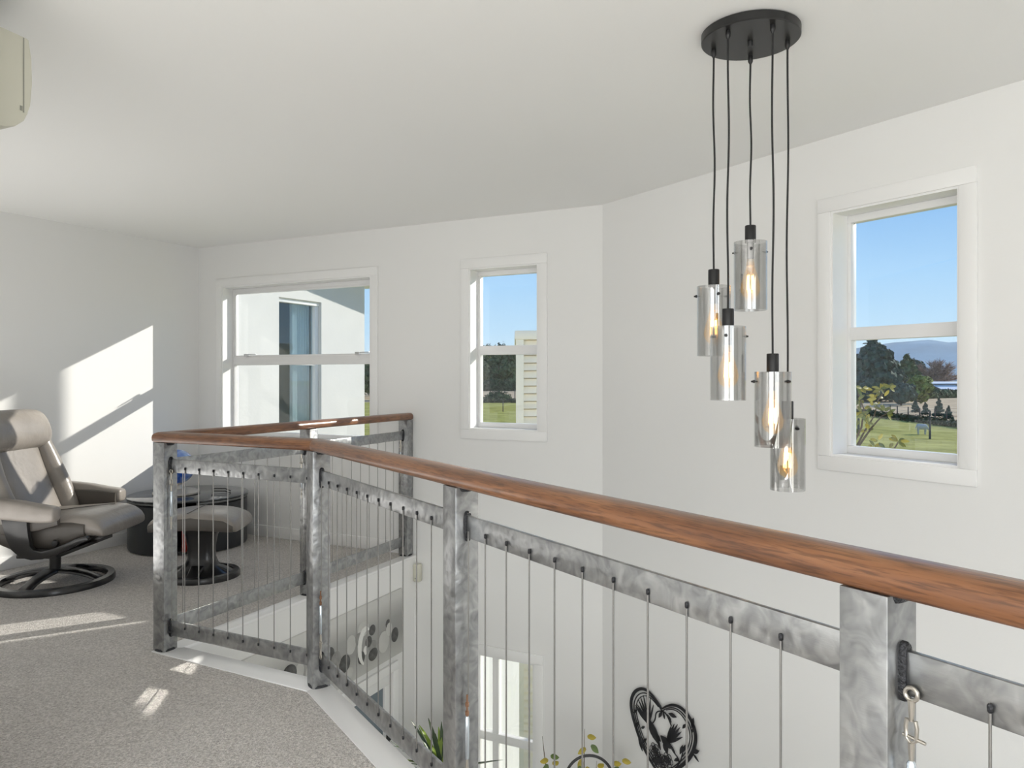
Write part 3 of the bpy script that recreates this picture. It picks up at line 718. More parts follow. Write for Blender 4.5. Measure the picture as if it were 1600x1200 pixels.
# red book in the opening
a_ = math.radians(-76)
bk = thing('red_book', 'red book standing in the opening of the drum table', 'book', TC + Vector((.12, -.33, .03)), math.radians(12))
MB().box((-.014, -.07, .0), (.004, 0, 0), (0, .15, 0), (0, 0, .20)).build('cover', REDM, bk); MB().box((.010, -.07, .0), (.004, 0, 0), (0, .15, 0), (0, 0, .20)).build('cover', REDM, bk)
MB().box((-.010, -.066, .003), (.020, 0, 0), (0, .142, 0), (0, 0, .194)).build('page_block', PAGE, bk); MB().box((-.014, -.074, 0), (.028, 0, 0), (0, .004, 0), (0, 0, .20)).build('spine', REDM, bk)

# globe
GC = Vector((-2.60, 5.86, .399))
gl = thing('globe', 'shiny mottled blue globe on a low round base upon the drum table', 'globe', GC)
gr = .135
K = 24
MB().lathe([(gr * math.sin(math.pi * max(.02, min(.98, k / K))), .075 + gr - gr * math.cos(math.pi * k / K)) for k in range(K + 1)], (0, 0, 0), 40).build('ball', BLUEG, gl, smooth=True)
MB().lathe([(.16, .0), (.172, .006), (.172, .018), (.15, .030), (.10, .034), (.06, .045), (.045, .075), (.055, .088)], (0, 0, 0), 36).build('stand', mat('grey_stand', (.55, .52, .47), .3, metal=.3), gl, smooth=True)

# folded eyeglasses
eg = thing('eyeglasses', 'pair of black framed glasses lying open on the table', 'glasses', TC + Vector((.20, -.03, .399)), math.radians(-70))
for s in (-1, 1):
    MB().tube([(s * .034 + .026 * math.cos(k * math.pi / 10), 0, .024 + .022 * math.sin(k * math.pi / 10)) for k in range(20)], .0045, 8, closed=True).build('lens_rim', BLACK, eg, smooth=True)
    MB().tube([(s * .06, 0, .03), (s * .066, .02, .03), (s * .066, .09, .026), (s * .062, .13, .006)], .004, 8).build('temple', BLACK, eg, smooth=True)
MB().tube([(-.01, 0, .03), (0, 0, .034), (.01, 0, .03)], .0025, 8).build('bridge', BLACK, eg, smooth=True)

# ------------------------------------------------------------------ air conditioner on the wall above the chair
ac = thing('air_conditioner', 'cream wall mounted air conditioner near the ceiling at left', 'air conditioner', TS(2.62, 3.478, 2.03))
ac['_c'] = tuple(ac.location)
pr = [(.0, .0), (.10, .0), (.145, .004), (.178, .015), (.203, .038), (.214, .062), (.2195, .095), (.224, .16), (.222, .23), (.214, .288), (.0, .30)]
def acs(t): return [TS(t, 3.478 - a, 2.03 + b) for a, b in pr]
MB().loft([acs(2.2), acs(3.04)]).build('casing', CREAM, ac, bevel=.004, auto=30)
def acf(t): return [TS(t, 3.478 - a, 2.03 + b) for a, b in ((.205, .052), (.2185, .09), (.2245, .16), (.2225, .23), (.2145, .286), (.219, .286), (.2275, .23), (.2295, .16), (.2235, .09), (.210, .05))]
MB().loft([acf(2.22), acf(3.034)]).build('front_panel', CREAM, ac, auto=30)
MB().loft([[TS(t, 3.478 - a, 2.03 + b) for a, b in ((.199, .062), (.2025, .062), (.2025, .285), (.199, .285))] for t in (3.0402, 3.0412)]).build('seam', CREAM2, ac)
MB().loft([[TS(t, 3.478 - a, 2.03 + b) for a, b in ((.190, .066), (.197, .066), (.197, .080), (.190, .080))] for t in (3.0402, 3.0415)]).build('screw_cover', CREAM2, ac)
MB().loft([[TS(t, 3.478 - a, 2.03 + b) for a, b in ((.10, -.004), (.16, .006), (.20, .040), (.196, .044), (.158, .012), (.10, .002))] for t in (2.25, 2.99)]).build('vane', mat('cream_vane', (.74, .73, .66), .4), ac)

# ------------------------------------------------------------------ art, sensor, plants in the stairwell
cv = thing('flower_canvas', 'long grey canvas of pale and dark round flowers on the wall below the landing', 'wall art', LW(1.05, 0, -.63))
cv['_c'] = tuple(cv.location)
def canvas_mat():
    m, t, b = pbsdf('grey_canvas'); b.inputs['Roughness'].default_value = .8
    c = t.nodes.new('ShaderNodeTexCoord'); s_ = t.nodes.new('ShaderNodeSeparateXYZ'); r = t.nodes.new('ShaderNodeValToRGB')
    mr = t.nodes.new('ShaderNodeMapRange'); mr.inputs['From Min'].default_value = -.225; mr.inputs['From Max'].default_value = .225
    el = r.color_ramp.elements; el[0].color = (.55, .55, .53, 1); el[1].color = (.60, .60, .58, 1)
    k = el.new(.35); k.color = (.33, .33, .32, 1); k = el.new(.62); k.color = (.36, .36, .35, 1); k = el.new(.9); k.color = (.6, .6, .58, 1)
    t.links.new(c.outputs['Object'], s_.inputs[0]); t.links.new(s_.outputs['Z'], mr.inputs[0]); t.links.new(mr.outputs[0], r.inputs[0]); t.links.new(r.outputs[0], b.inputs['Base Color'])
    return m
lbox(MB(), .215, 1.88, .001, .036, -.635, -.185).build('canvas', canvas_mat(), cv, bevel=.003)
fm = {'l': mat('petal_pale', (.52, .52, .50), .7, var=.08), 'w': mat('petal_white', (.78, .78, .76), .7, bump=.5, bscale=60), 'd': mat('petal_dark', (.085, .085, .085), .6, var=.5, vscale=25), 'm': mat('petal_grey', (.27, .27, .26), .7, var=.2, vscale=20)}
disc = [(.678, -.335, .058, .05, 'l'), (.579, -.372, .035, .035, 'd'), (.62, -.436, .034, .036, 'd'), (.655, -.482, .022, .028, 'w'), (.808, -.397, .05, .06, 'l'), (.873, -.495, .055, .055, 'd'), (.725, -.385, .04, .04, 'm'),
        (.70, -.515, .035, .04, 'd'), (.576, -.475, .045, .034, 'm'), (.57, -.535, .05, .042, 'd'), (.447, -.492, .062, .072, 'l'), (.385, -.425, .035, .045, 'l'), (.394, -.385, .03, .03, 'd'), (.312, -.485, .042, .05, 'd'),
        (.824, -.57, .035, .035, 'l'), (1.379, -.385, .06, .058, 'd'), (1.29, -.395, .035, .05, 'l'), (1.21, -.44, .03, .05, 'l'), (1.17, -.40, .045, .05, 'm'), (1.08, -.46, .055, .06, 'l'), (1.02, -.39, .045, .045, 'd'), (.96, -.44, .05, .05, 'm'), (1.5, -.44, .055, .055, 'l'), (1.6, -.40, .045, .045, 'm')]
for i, (u, z, a, b, kk) in enumerate(disc):
    n0 = .0362 + .0008 * (i % 4); R = [[LW(u + a * k1 * math.cos(2 * math.pi * j / 28), n0 + dn, z + b * k1 * math.sin(2 * math.pi * j / 28)) for j in range(28)] for k1, dn in ((1, -.004), (1, .001), (.9, .002))]
    MB().loft(R).build('petal_disc', fm[kk], cv, smooth=True)
# crescent of white petals around the middle flower
R = []
for k in range(15):
    th = math.radians(60 + 190 * k / 14); wv_ = .006 + .020 * math.sin(math.pi * k / 14)
    c = (.655 - .0, -.455); cs, sn = math.cos(th), math.sin(th)
    R.append([LW(c[0] - (.085 + d1) * cs * .8, .040 + dn, c[1] + (.115 + d1) * sn) for d1, dn in ((-wv_, -.002), (wv_, -.002), (wv_, .002), (-wv_, .002))])
MB().loft(R).build('petal_crescent', fm['w'], cv, smooth=True)

se = thing('motion_sensor', 'small cream alarm sensor on the wall corner under the far post', 'sensor', TS(2.262, .02, -.185)); se['_c'] = tuple(se.location)
cS = TS(2.282, .032); 
MB().loft([ring(V3(cS, z), V3(U2, 0), V3(N2, 0), a, b, 20, 4) for z, a, b in ((-.182, .022, .018), (-.176, .028, .024), (-.065, .030, .026), (-.055, .026, .022))]).build('housing', CREAM, se, smooth=True, auto=50)
MB().cbox((cS + N2 * .026).to_3d() + Vector((0, 0, -.155)), .012, .004, .006, F2).build('lens', CREAM2, se)

# heart of cut black metal with two fantails
hm = mat('cut_black_metal', (.016, .016, .019), .5)
hh = thing('heart_wall_art', 'black cut metal heart with two fantail birds and flowers on the white wall', 'wall art', PQ(.56, .0, -1.05)); hh['_c'] = tuple(hh.location)
def HP(p, z, n): return PQ(p, n, z)
def strip(pts, wid, n0=.012, n1=.016, name='outline', par=None, close=False):
    P = [Vector(x) for x in pts]; 
    # smooth once (Chaikin) so bends read as curves
    for _ in range(2):
        Q = [P[0]]
        for a, b in zip(P, P[1:]): Q += [a * .75 + b * .25, a * .25 + b * .75]
        Q.append(P[-1]); P = Q
    R = []; n = len(P)
    for i, p in enumerate(P):
        d = (P[min(n - 1, i + 1)] - P[max(0, i - 1)]).normalized(); x = Vector((-d.y, d.x)); wv_ = wid(i / (n - 1)) if callable(wid) else wid
        R.append([HP(*(p + x * wv_ * k1), nn) for k1, nn in ((-1, n0), (1, n0), (1, n1), (-1, n1))])
    return MB().loft(R).build(name, hm, par or hh)
def blade(a, b, wid, name='leaf', n0=.012, n1=.016):
    a, b = Vector(a), Vector(b); d = b - a; x = Vector((-d.y, d.x)).normalized(); L = []; 
    for k in range(7): L.append(a + d * k / 6 + x * wid * math.sin(math.pi * min(.97, max(.03, k / 6))))
    for k in range(6, -1, -1): L.append(a + d * k / 6 - x * wid * math.sin(math.pi * min(.97, max(.03, k / 6))))
    return MB().loft([[HP(q.x, q.y, nn) for q in L] for nn in (n0, n1)]).build(name, hm, hh)
hl = [(.556, -.639), (.522, -.612), (.472, -.585), (.427, -.572), (.376, -.581), (.326, -.614), (.296, -.661), (.286, -.71), (.299, -.765), (.323, -.816), (.352, -.868), (.389, -.917), (.427, -.955), (.466, -.988), (.504, -1.016), (.547, -1.037), (.572, -1.045)]
hr = [(.556, -.639), (.596, -.607), (.644, -.583), (.697, -.575), (.743, -.587), (.782, -.615), (.81, -.654), (.821, -.70), (.813, -.753), (.788, -.814), (.748, -.868), (.691, -.927), (.632, -.982), (.572, -1.045)]
wfn = lambda f_: .004 + .007 * math.sin(math.pi * f_)
strip(hl, wfn); strip(hr, lambda f_: .004 + .008 * f_ * (1.2 - f_) * 2.4)
inset = lambda P, k: [(.556 + (x - .556) * k, -.77 + (z + .77) * k) for x, z in P]
strip(inset(hl, .90), .003); strip(inset(hr, .90), .003); strip(inset(hl[1:14], .83), .0022); strip(inset(hr[1:11], .84), .0025)
tail0 = (.447, -.768)
for tx, tz in ((.345, -.690), (.352, -.655), (.372, -.632), (.398, -.615), (.428, -.604), (.458, -.612), (.486, -.640)):
    blade(tail0, (tx, tz), .0058, 'tail_feather')
blade((.430, -.735), (.538, -.862), .030, 'bird_body'); blade((.43, -.77), (.33, -.70), .012, 'wing'); blade((.520, -.842), (.545, -.885), .008, 'beak')
blade((.50, -.80), (.545, -.835), .012, 'wing')
strip([(.455, -.775), (.50, -.73), (.505, -.675), (.556, -.650), (.596, -.655), (.632, -.71)], .0035, name='branch')
blade((.545, -.800), (.628, -.842), .026, 'bird_body'); 
for tx, tz in ((.632, -.706), (.655, -.690), (.68, -.683), (.700, -.692), (.712, -.712), (.720, -.740)):
    blade((.592, -.828), (tx, tz), .0088, 'tail_feather')
blade((.615, -.815), (.668, -.866), .008, 'wing'); blade((.57, -.82), (.60, -.885), .02, 'wing')
for a, b, wv_ in (((.556, -.655), (.530, -.700), .010), ((.565, -.655), (.578, -.690), .007), ((.60, -.655), (.632, -.69), .008), ((.61, -.645), (.672, -.645), .012), ((.72, -.690), (.746, -.655), .009), ((.79, -.66), (.802, -.60), .011), ((.79, -.69), (.812, -.64), .007),
                  ((.33, -.83), (.36, -.79), .010), ((.31, -.755), (.345, -.72), .008), ((.80, -.795), (.845, -.765), .011), ((.80, -.80), (.842, -.828), .006), ((.395, -.90), (.425, -.865), .008), ((.355, -.885), (.39, -.955), .009), ((.70, -.845), (.72, -.785), .010), ((.715, -.83), (.752, -.765), .010), ((.67, -.86), (.70, -.90), .006), ((.655, -.90), (.690, -.875), .009), ((.38, -.82), (.41, -.80), .008)):
    blade(a, b, wv_)
strip([(.615, -.99), (.70, -.90), (.72, -.83)], .003, name='stem')
for cx, cz, rad in ((.497, -.905, .040), (.545, -.945, .042), (.603, -.920, .040), (.505, -.965, .034), (.58, -.99, .034)):
    mb = MB()
    for k, rr in enumerate((1, .66, .34)):
        for j in range(6):
            a = j * math.pi / 3 + k * .5
            pts = [HP(cx + rad * (rr * .62 * math.cos(a) + rr * .42 * math.cos(2 * math.pi * m_ / 12)), cz + rad * (rr * .62 * math.sin(a) + rr * .42 * math.sin(2 * math.pi * m_ / 12)), .014 + .001 * k) for m_ in range(12)]
            mb.tube(pts, .0022, 5, closed=True)
    mb.build('flower', hm, hh)

LEAFM = mat('leaf_green', (.10, .16, .03), .45, var=.5, vscale=8); LEAFY = mat('leaf_yellow', (.40, .32, .04), .5, var=.4, vscale=9); LEAFD = mat('leaf_dark', (.045, .08, .03), .4, var=.4, vscale=6); LEAFB = mat('leaf_bright', (.26, .38, .05), .42, var=.3, vscale=6)
TWIG = mat('twig', (.12, .085, .055), .8); TERRA = mat('glazed_pot', (.16, .15, .14), .4)
def leaf_mesh(mb, base, d, L, wv_, up=(0, 0, 1), droop=.0):
    d = Vector(d).normalized(); x = d.cross(Vector(up)); x = x.normalized() if x.length > .01 else Vector((1, 0, 0)); n = x.cross(d)
    rows = []
    for k in range(6):
        f_ = k / 5; c = Vector(base) + d * L * f_ + Vector((0, 0, -droop * f_ * f_ * L)); ww = wv_ * math.sin(math.pi * min(.98, .08 + .9 * f_)) ** .8
        rows.append((c - x * ww + n * ww * .25, c, c + x * ww + n * ww * .25))
    vs = [p for r in rows for p in r]; fs = []
    for k in range(5):
        for j in (0, 1): fs.append((k * 3 + j, k * 3 + j + 1, (k + 1) * 3 + j + 1, (k + 1) * 3 + j))
    mb.add(vs, fs); return mb
# spiky plant
SP = TS(2.70, .36, LOW)
sp = thing('spiky_potted_plant', 'dark strappy potted plant with yellow-green new leaves below the landing edge', 'plant', SP); 
MB().lathe([(.12, 0), (.13, .02), (.165, .30), (.17, .32), (.15, .32), (.14, .28)], (0, 0, 0), 28).build('pot', TERRA, sp, smooth=True)
MB().tube([(0, 0, .25), (.01, .01, .6), (0, .02, 1.0), (.0, .0, 1.42)], [.022, .02, .018, .016], 8).build('trunk', TWIG, sp, smooth=True)
for i in range(72):
    a = i * 2.399; el_ = math.radians(18 + 62 * ((i * .618) % 1)); L = .34 + .16 * random.random()
    mb = leaf_mesh(MB(), (0, 0, 1.30 + .002 * i), (math.cos(a) * math.cos(el_), math.sin(a) * math.cos(el_), math.sin(el_)), L, .017, droop=.35 * random.random())
    mb.build('leaf', LEAFB if i % 5 == 1 else LEAFD, sp, smooth=True)
# hoop plant
TP = Vector((.47, 4.60, LOW))
tp = thing('climbing_potted_plant', 'twiggy potted climber with yellow-green leaves on a grey metal hoop', 'plant', TP)
MB().lathe([(.10, 0), (.11, .02), (.14, .26), (.145, .28), (.125, .28), (.12, .24)], (0, 0, 0), 28).build('pot', TERRA, tp, smooth=True)
hoopz = -1.14 - LOW
gt = mat('grey_tube', (.06, .06, .062), .4, metal=.4)
hp = MB().tube([(.142 * math.cos(k * math.pi / 24), .0, hoopz + .142 * math.sin(k * math.pi / 24)) for k in range(48)], .0085, 10, closed=True).build('trellis_hoop', gt, tp, smooth=True)
MB().tube([(0, 0, .24), (0, 0, hoopz - .142)], .0075, 10).build('stake', gt, hp, smooth=True)
stems = [[(0.02, 0, .25), (-.12, .02, 1.0), (-.24, .02, 1.52), (-.262, .02, 1.66), (-.285, .02, 1.86)], [(-.02, 0, .25), (-.05, .04, 1.2), (-.03, .03, 1.6), (-.025, .03, 1.90)], [(0, .02, .25), (.05, -.05, 1.0), (.03, -.04, 1.5), (.04, -.04, 1.74)], [(0, -.02, .25), (.1, .05, 1.1), (.16, .02, 1.55), (.18, .0, 1.72)]]
for st in stems: MB().tube(st, [.004] * (len(st) - 1) + [.0012], 6).build('stem', TWIG, tp, smooth=True)
for i, (lx, ly, lz, ang) in enumerate(((-.01, .01, 1.86, 20), (.01, -.01, 1.82, -40), (-.02, .01, 1.79, 200), (-.045, 0, 1.73, 250), (-.235, .0, 1.745, 20), (-.25, .0, 1.72, 160), (-.22, -.01, 1.70, 60), (-.255, 0, 1.70, 250), (.145, 0, 1.70, 30), (.20, 0, 1.72, 10), (.18, -.01, 1.68, 190), (.05, -.04, 1.70, 60), (.03, -.05, 1.68, 200), (-.06, -.02, 1.70, 270), (-.02, -.03, 1.70, 290), (.1, .02, 1.60, 100), (-.1, -.02, 1.58, 300), (.16, .0, 1.66, 240))):
    a = math.radians(ang); mb = leaf_mesh(MB(), (lx, ly, lz), (math.cos(a), -.3, math.sin(a) * .8), .055, .018, up=(0, -1, .2), droop=.2)
    mb.build('leaf', (LEAFY, LEAFM, LEAFY)[i % 3], tp, smooth=True)

# ------------------------------------------------------------------ outside: ground, fields, hills
GRASS = mat('pasture', (.235, .245, .055), .9, var=.45, vscale=.35, bump=0)
def ground_mat(name, c0, c1, s1, s2):
    m, t, b = pbsdf(name); b.inputs['Roughness'].default_value = .95; b.inputs['Specular IOR Level'].default_value = .1
    c = t.nodes.new('ShaderNodeTexCoord'); n = t.nodes.new('ShaderNodeTexNoise'); n.inputs['Scale'].default_value = s1; n.inputs['Detail'].default_value = 8; n.inputs['Roughness'].default_value = .7
    r = t.nodes.new('ShaderNodeValToRGB'); r.color_ramp.elements[0].position = .36; r.color_ramp.elements[1].position = .66; r.color_ramp.elements[0].color = (*c0, 1); r.color_ramp.elements[1].color = (*c1, 1)
    t.links.new(c.outputs['Object'], n.inputs['Vector']); t.links.new(n.outputs[0], r.inputs[0]); t.links.new(r.outputs[0], b.inputs['Base Color']); return m
PAST = ground_mat('pasture_grass', (.24, .235, .045), (.46, .43, .115), .45, 0); DRY = ground_mat('dry_grass', (.40, .29, .18), (.62, .49, .31), .25, 0)
struct(MB().prism([(-900, -60), (900, -60), (900, 900), (-900, 900)], GROUND - .5, GROUND).build('ground', PAST), 'green pasture around the house')
struct(MB().prism([(39.5, 60), (300, 20), (420, 330), (-200, 330), (-120, 128), (0, 128), (32, 118), (40, 92)], GROUND, GROUND + .04).build('ground_dry_field', DRY), 'pale dry field beyond the paddock fence')
HILLM = mat('hazy_hill_bush', (.065, .145, .23), .95, var=.35, vscale=.006)  # bush colour with distance haze painted in as extra blue
def hills(name, prof, Rr, thick, zb=-10):
    """prof: list of (azimuth deg from +Y, height)"""
    rings = []
    n = 90
    az0, az1 = prof[0][0], prof[-1][0]
    def hgt(a):
        for (a0, h0), (a1, h1) in zip(prof, prof[1:]):
            if a0 <= a <= a1:
                f_ = (a - a0) / (a1 - a0); f_ = f_ * f_ * (3 - 2 * f_); return h0 + (h1 - h0) * f_
        return 0
    for i in range(n + 1):
        a = az0 + (az1 - az0) * i / n; h = hgt(a) + 5 * math.sin(a * 2.7) + 3 * math.sin(a * 6.1 + 1); d = Vector((math.sin(math.radians(a)), math.cos(math.radians(a)), 0))
        rings.append([d * (Rr - thick) + Vector((0, 0, zb)), d * (Rr - thick * .55) + Vector((0, 0, h * .45)), d * (Rr - thick * .2) + Vector((0, 0, h * .85)), d * Rr + Vector((0, 0, h)), d * (Rr + thick * .4) + Vector((0, 0, h * .6)), d * (Rr + thick) + Vector((0, 0, zb))])
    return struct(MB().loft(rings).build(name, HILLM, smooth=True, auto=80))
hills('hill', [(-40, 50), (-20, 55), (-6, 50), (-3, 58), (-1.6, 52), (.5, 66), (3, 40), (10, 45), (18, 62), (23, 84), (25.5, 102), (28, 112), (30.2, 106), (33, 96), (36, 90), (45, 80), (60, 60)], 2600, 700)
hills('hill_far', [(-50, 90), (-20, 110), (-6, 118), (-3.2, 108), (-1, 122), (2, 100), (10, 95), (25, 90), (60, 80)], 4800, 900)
# haze between the fields and the hills
hz = bpy.data.materials.new('valley_haze'); hz.use_nodes = True; t = hz.node_tree; t.nodes.clear()
o_ = t.nodes.new('ShaderNodeOutputMaterial'); vs_ = t.nodes.new('ShaderNodeVolumeScatter'); vs_.inputs['Color'].default_value = (.48, .72, 1, 1); vs_.inputs['Density'].default_value = 0.00020; vs_.inputs['Anisotropy'].default_value = .2
t.links.new(vs_.outputs[0], o_.inputs['Volume'])
hzo = MB().prism([(-2000, 420), (2000, 420), (3600, 1850), (-3600, 1850)], GROUND + .2, 122).build('haze', hz); hzo['kind'] = 'structure'; hzo['label'] = 'blue haze over the valley'

# ------------------------------------------------------------------ trees and hedges
def leafmat(name, c): return mat(name, c, .8, var=.55, vscale=1.6, spec=.1)
CONI = leafmat('conifer_needles', (.065, .115, .085)); BROAD = leafmat('broadleaf', (.11, .15, .065)); BRIGHT = leafmat('bright_foliage', (.22, .27, .07)); BARE = leafmat('bare_twigs', (.36, .26, .20)); HEDG = leafmat('hedge_leaves', (.08, .12, .055))
BARK = mat('bark', (.10, .075, .055), .9)
def foliage(lobes, n, size, squash=1.0):
    """many small leaf clumps over the surface of ellipsoid lobes (cx,cy,cz,rx,ry,rz)"""
    mb = MB(); tot = sum(l[3] * l[5] for l in lobes)
    for (cx, cy, cz, rx, ry, rz) in lobes:
        k = max(20, int(2.4 * n * rx * rz / tot))
        # solid inner body so that no sky shows through the middle
        K, M = 10, 7; rr = [[(cx + .74 * rx * math.sin(math.pi * max(.04, min(.96, j / M))) * math.cos(2 * math.pi * i / K), cy + .74 * ry * math.sin(math.pi * max(.04, min(.96, j / M))) * math.sin(2 * math.pi * i / K), cz - .74 * rz * math.cos(math.pi * j / M)) for i in range(K)] for j in range(M + 1)]
        mb.loft([[Vector(p) for p in r] for r in rr])
        for _ in range(k):
            z = random.uniform(-1, 1); a = random.uniform(0, 2 * math.pi); q = math.sqrt(1 - z * z); nv = Vector((q * math.cos(a), q * math.sin(a), z)); d = random.uniform(.70, 1.32)
            c = Vector((cx + nv.x * rx * d, cy + nv.y * ry * d, cz + nv.z * rz * d)); s = size * random.uniform(.6, 1.4)
            x = nv.cross(Vector((random.uniform(-1, 1), random.uniform(-1, 1), random.uniform(-1, 1)))).normalized(); y = (nv.cross(x) + nv * random.uniform(-.9, .9)).normalized()
            mb.add([c - x * s - y * s * .5, c + x * s * .2 - y * s, c + x * s + y * s * .3, c - x * .3 * s + y * s], [(0, 1, 2, 3)])
    return mb
def tree(name, label, loc, lobes, mtl, n, size, trunk_h, tr, cat='tree', group=None):
    T = thing(name, label, cat, loc, 0, group)
    foliage(lobes, n, size).build('crown', mtl, T)
    MB().tube([(0, 0, -.1), (0, 0, trunk_h * .5), (.05, 0, trunk_h)], [tr, tr * .85, tr * .5], 8).build('trunk', BARK, T, smooth=True)
    return T
def cone_lobes(h, w_, n=7, lean=0, seed=0):
    rd = random.Random(seed); L = []
    for k in range(n):
        f_ = k / (n - 1); z = h * (.16 + .76 * f_); r = w_ * (1 - f_) ** .75 * .5 + w_ * .07
        L.append((lean * f_, 0, z, r * .8, r * .8, h * .12))
        for j in range(5 if f_ < .8 else 2):
            a = rd.uniform(0, 6.28); L.append((lean * f_ + r * .75 * math.cos(a), r * .75 * math.sin(a), z + rd.uniform(-.05, .05) * h, r * .42, r * .42, h * .075))
    L.append((lean, 0, h * .98, w_ * .04, w_ * .04, h * .06)); L.append((lean + w_ * .12, 0, h * .86, w_ * .05, w_ * .05, h * .07)); L.append((lean - w_ * .16, 0, h * .80, w_ * .05, w_ * .05, h * .07))
    return L
def round_lobes(h, w_, n=9, seed=0, base=.25):
    rd = random.Random(seed); L = [(0, 0, h * (.5 + base / 2), w_ * .36, w_ * .36, h * .34)]
    for k in range(n):
        a = rd.uniform(0, 6.28); f_ = rd.uniform(base, .85); r = w_ * .34 * math.sqrt(max(.1, 1 - (2 * f_ - 1.05) ** 2))
        L.append((r * math.cos(a), r * math.sin(a), h * f_ + .04 * h, w_ * .2, w_ * .2, h * .16))
    return L
G = GROUND
def at(px, Y): return Vector(((px - 800) / 1182 * Y, Y, G))
tree('conifer_tree', 'largest dark conifer with spreading crown seen through the right window', at(1366, 132), cone_lobes(10.9, 9.6, 8, -.4, 3), CONI, 2600, .46, 4, .35)
tree('conifer_tree', 'dark conifer at the left edge of the right window', at(1320, 162), cone_lobes(9.6, 7.6, 7, 0, 5), CONI, 1500, .44, 3, .3)
tree('conifer_tree', 'smaller conifer with a flat top right of the largest one', at(1413, 147), cone_lobes(8.2, 7.0, 6, .5, 9), BROAD, 1500, .44, 3, .3)
tree('conifer_tree', 'dark round-topped evergreen between largest conifer and white-roofed shed', at(1421, 206), round_lobes(9.0, 7.0, 9, 4), CONI, 1300, .38, 3, .3)
tree('evergreen_shrub', 'bright rounded shrub standing in front of the white-roofed shed', at(1432, 121), round_lobes(4.3, 4.2, 9, 2, .15), BRIGHT, 900, .24, 1.2, .14, 'shrub')
tree('evergreen_shrub', 'dark low shrub between the conifers and the bright shrub', at(1408, 113), round_lobes(3.4, 4.4, 9, 12, .15), CONI, 900, .24, 1.2, .14, 'shrub')
# bare winter tree: branching limbs
def bare_tree(loc, h, w_, label):
    T = thing('bare_tree', label, 'tree', loc); mb = MB(); tw = MB(); rd = random.Random(3)
    mb.tube([(0, 0, -.1), (0, 0, h * .22), (.1, 0, h * .34)], [.35, .3, .22], 8)
    for k in range(44):
        a = rd.uniform(0, 6.28); e_ = rd.uniform(.12, 1.5); d = Vector((math.cos(a) * math.cos(e_) * w_ * .5, math.sin(a) * math.cos(e_) * w_ * .5, math.sin(e_) * h * .66)); b = Vector((0, 0, h * rd.uniform(.2, .34)))
        p2 = b + d; mb.tube([b, b + d * .5 + Vector((0, 0, .3)), p2], [.12, .07, .03], 5)
        for j in range(110):
            q = b + d * rd.uniform(.35, 1.0); v = (Vector((rd.uniform(-1, 1), rd.uniform(-1, 1), rd.uniform(-.3, 1))) * w_ * .09 + d * .06); s = .055
            x = v.cross(Vector((rd.uniform(-1, 1), rd.uniform(-1, 1), rd.uniform(-1, 1)))).normalized() * s
            tw.add([q - x, q + x, q + v + x * .3, q + v - x * .3], [(0, 1, 2, 3)])
    mb.build('limbs', BARK, T, smooth=True); o = tw.build('twigs', BARE, T); return T
bare_tree(at(1462, 185), 8.4, 11.5, 'wide bare brown winter tree behind the white-roofed shed')
# hedges
def hedge(label, a, b, h, d, mtl, n=900, size=.3):
    a, b = Vector(a), Vector(b); L = (b - a).length; k = max(3, int(L / (d * 1.2))); lob = []
    T = thing('hedge', label, 'hedge', (a + b) / 2)
    for i in range(k):
        p = (a + (b - a) * (i + .5) / k) - (a + b) / 2; lob.append((p.x, p.y, h * .45, d * .8, d * .6, h * .55 * random.uniform(.9, 1.1)))
    foliage(lob, n, size).build('foliage', mtl, T)
hedge('long dark hedge below the white-roofed shed', at(1447, 150), at(1520, 162), 1.5, 1.8, HEDG)
hedge('low trimmed hedge in front of the tree belt, narrow window', at(722, 240), at(830, 232), 3.4, 3.4, HEDG, 1500)
# belt of trees behind the narrow window
for i, (px, Y, h, wd_) in enumerate(((727, 285, 11, 12), (752, 262, 12.4, 13), (770, 301, 17, 13), (792, 245, 12.8, 12), (812, 279, 15, 13), (686, 300, 12, 12), (837, 300, 15, 13))):
    tree('belt_tree', ['bushy green tree in the belt beyond the paddock, behind the window edge', 'first bushy tree from the left in the narrow window', 'tallest round tree in the middle of the narrow window', 'dark tree right of the tallest one in the narrow window', 'dark tree in the belt partly behind the cream building', 'bushy tree in the belt hidden left of the narrow window', 'bushy tree in the belt hidden behind the cream building'][i], at(px, Y), round_lobes(h, wd_, 10, 20 + i, .15), BROAD if i % 2 else CONI, 900, .5, 4, .3, group='tree belt beyond the paddock')
for i, (px, Y) in enumerate(((566, 150), (580, 168), (596, 186), (622, 138))):
    tree('belt_tree', ['tree beyond the wide window, half hidden by the white wing', 'dark tree in the strip right of the white wing', 'green tree hidden right of the wide window', 'second green tree hidden right of the wide window'][i], at(px, Y), round_lobes(8.5, 8, 9, 40 + i, .12), CONI if i % 2 else BROAD, 700, .4, 3, .3, group='trees beyond the wide window')
# dark bush by the fence in the narrow window
tree('fence_bush', 'dark tangled bush at the fence line in the narrow window', at(775, 132), [(-1, 0, .5, 1.2, .8, .7), (.3, 0, .9, 1.1, .8, 1.0), (1.5, 0, .7, 1.0, .7, .8), (-.9, 0, 1.2, .3, .3, .5)], HEDG, 400, .16, .6, .06, 'shrub')
# saplings behind the fence
for i, (px, Y, h) in enumerate(((1467, 79, 2.0), (1446, 84, 1.4), (1482, 76, 1.3), (1430, 90, 1.5))):
    tree('sapling', ['largest young conifer sapling behind the paddock fence', 'small sapling left of the largest one behind the fence', 'small sapling right of the largest one behind the fence', 'leftmost small sapling behind the paddock fence'][i], at(px, Y), cone_lobes(h, h * .55, 5, 0, 60 + i), CONI, 160, .07, h * .5, .04, 'sapling', 'saplings behind the fence')
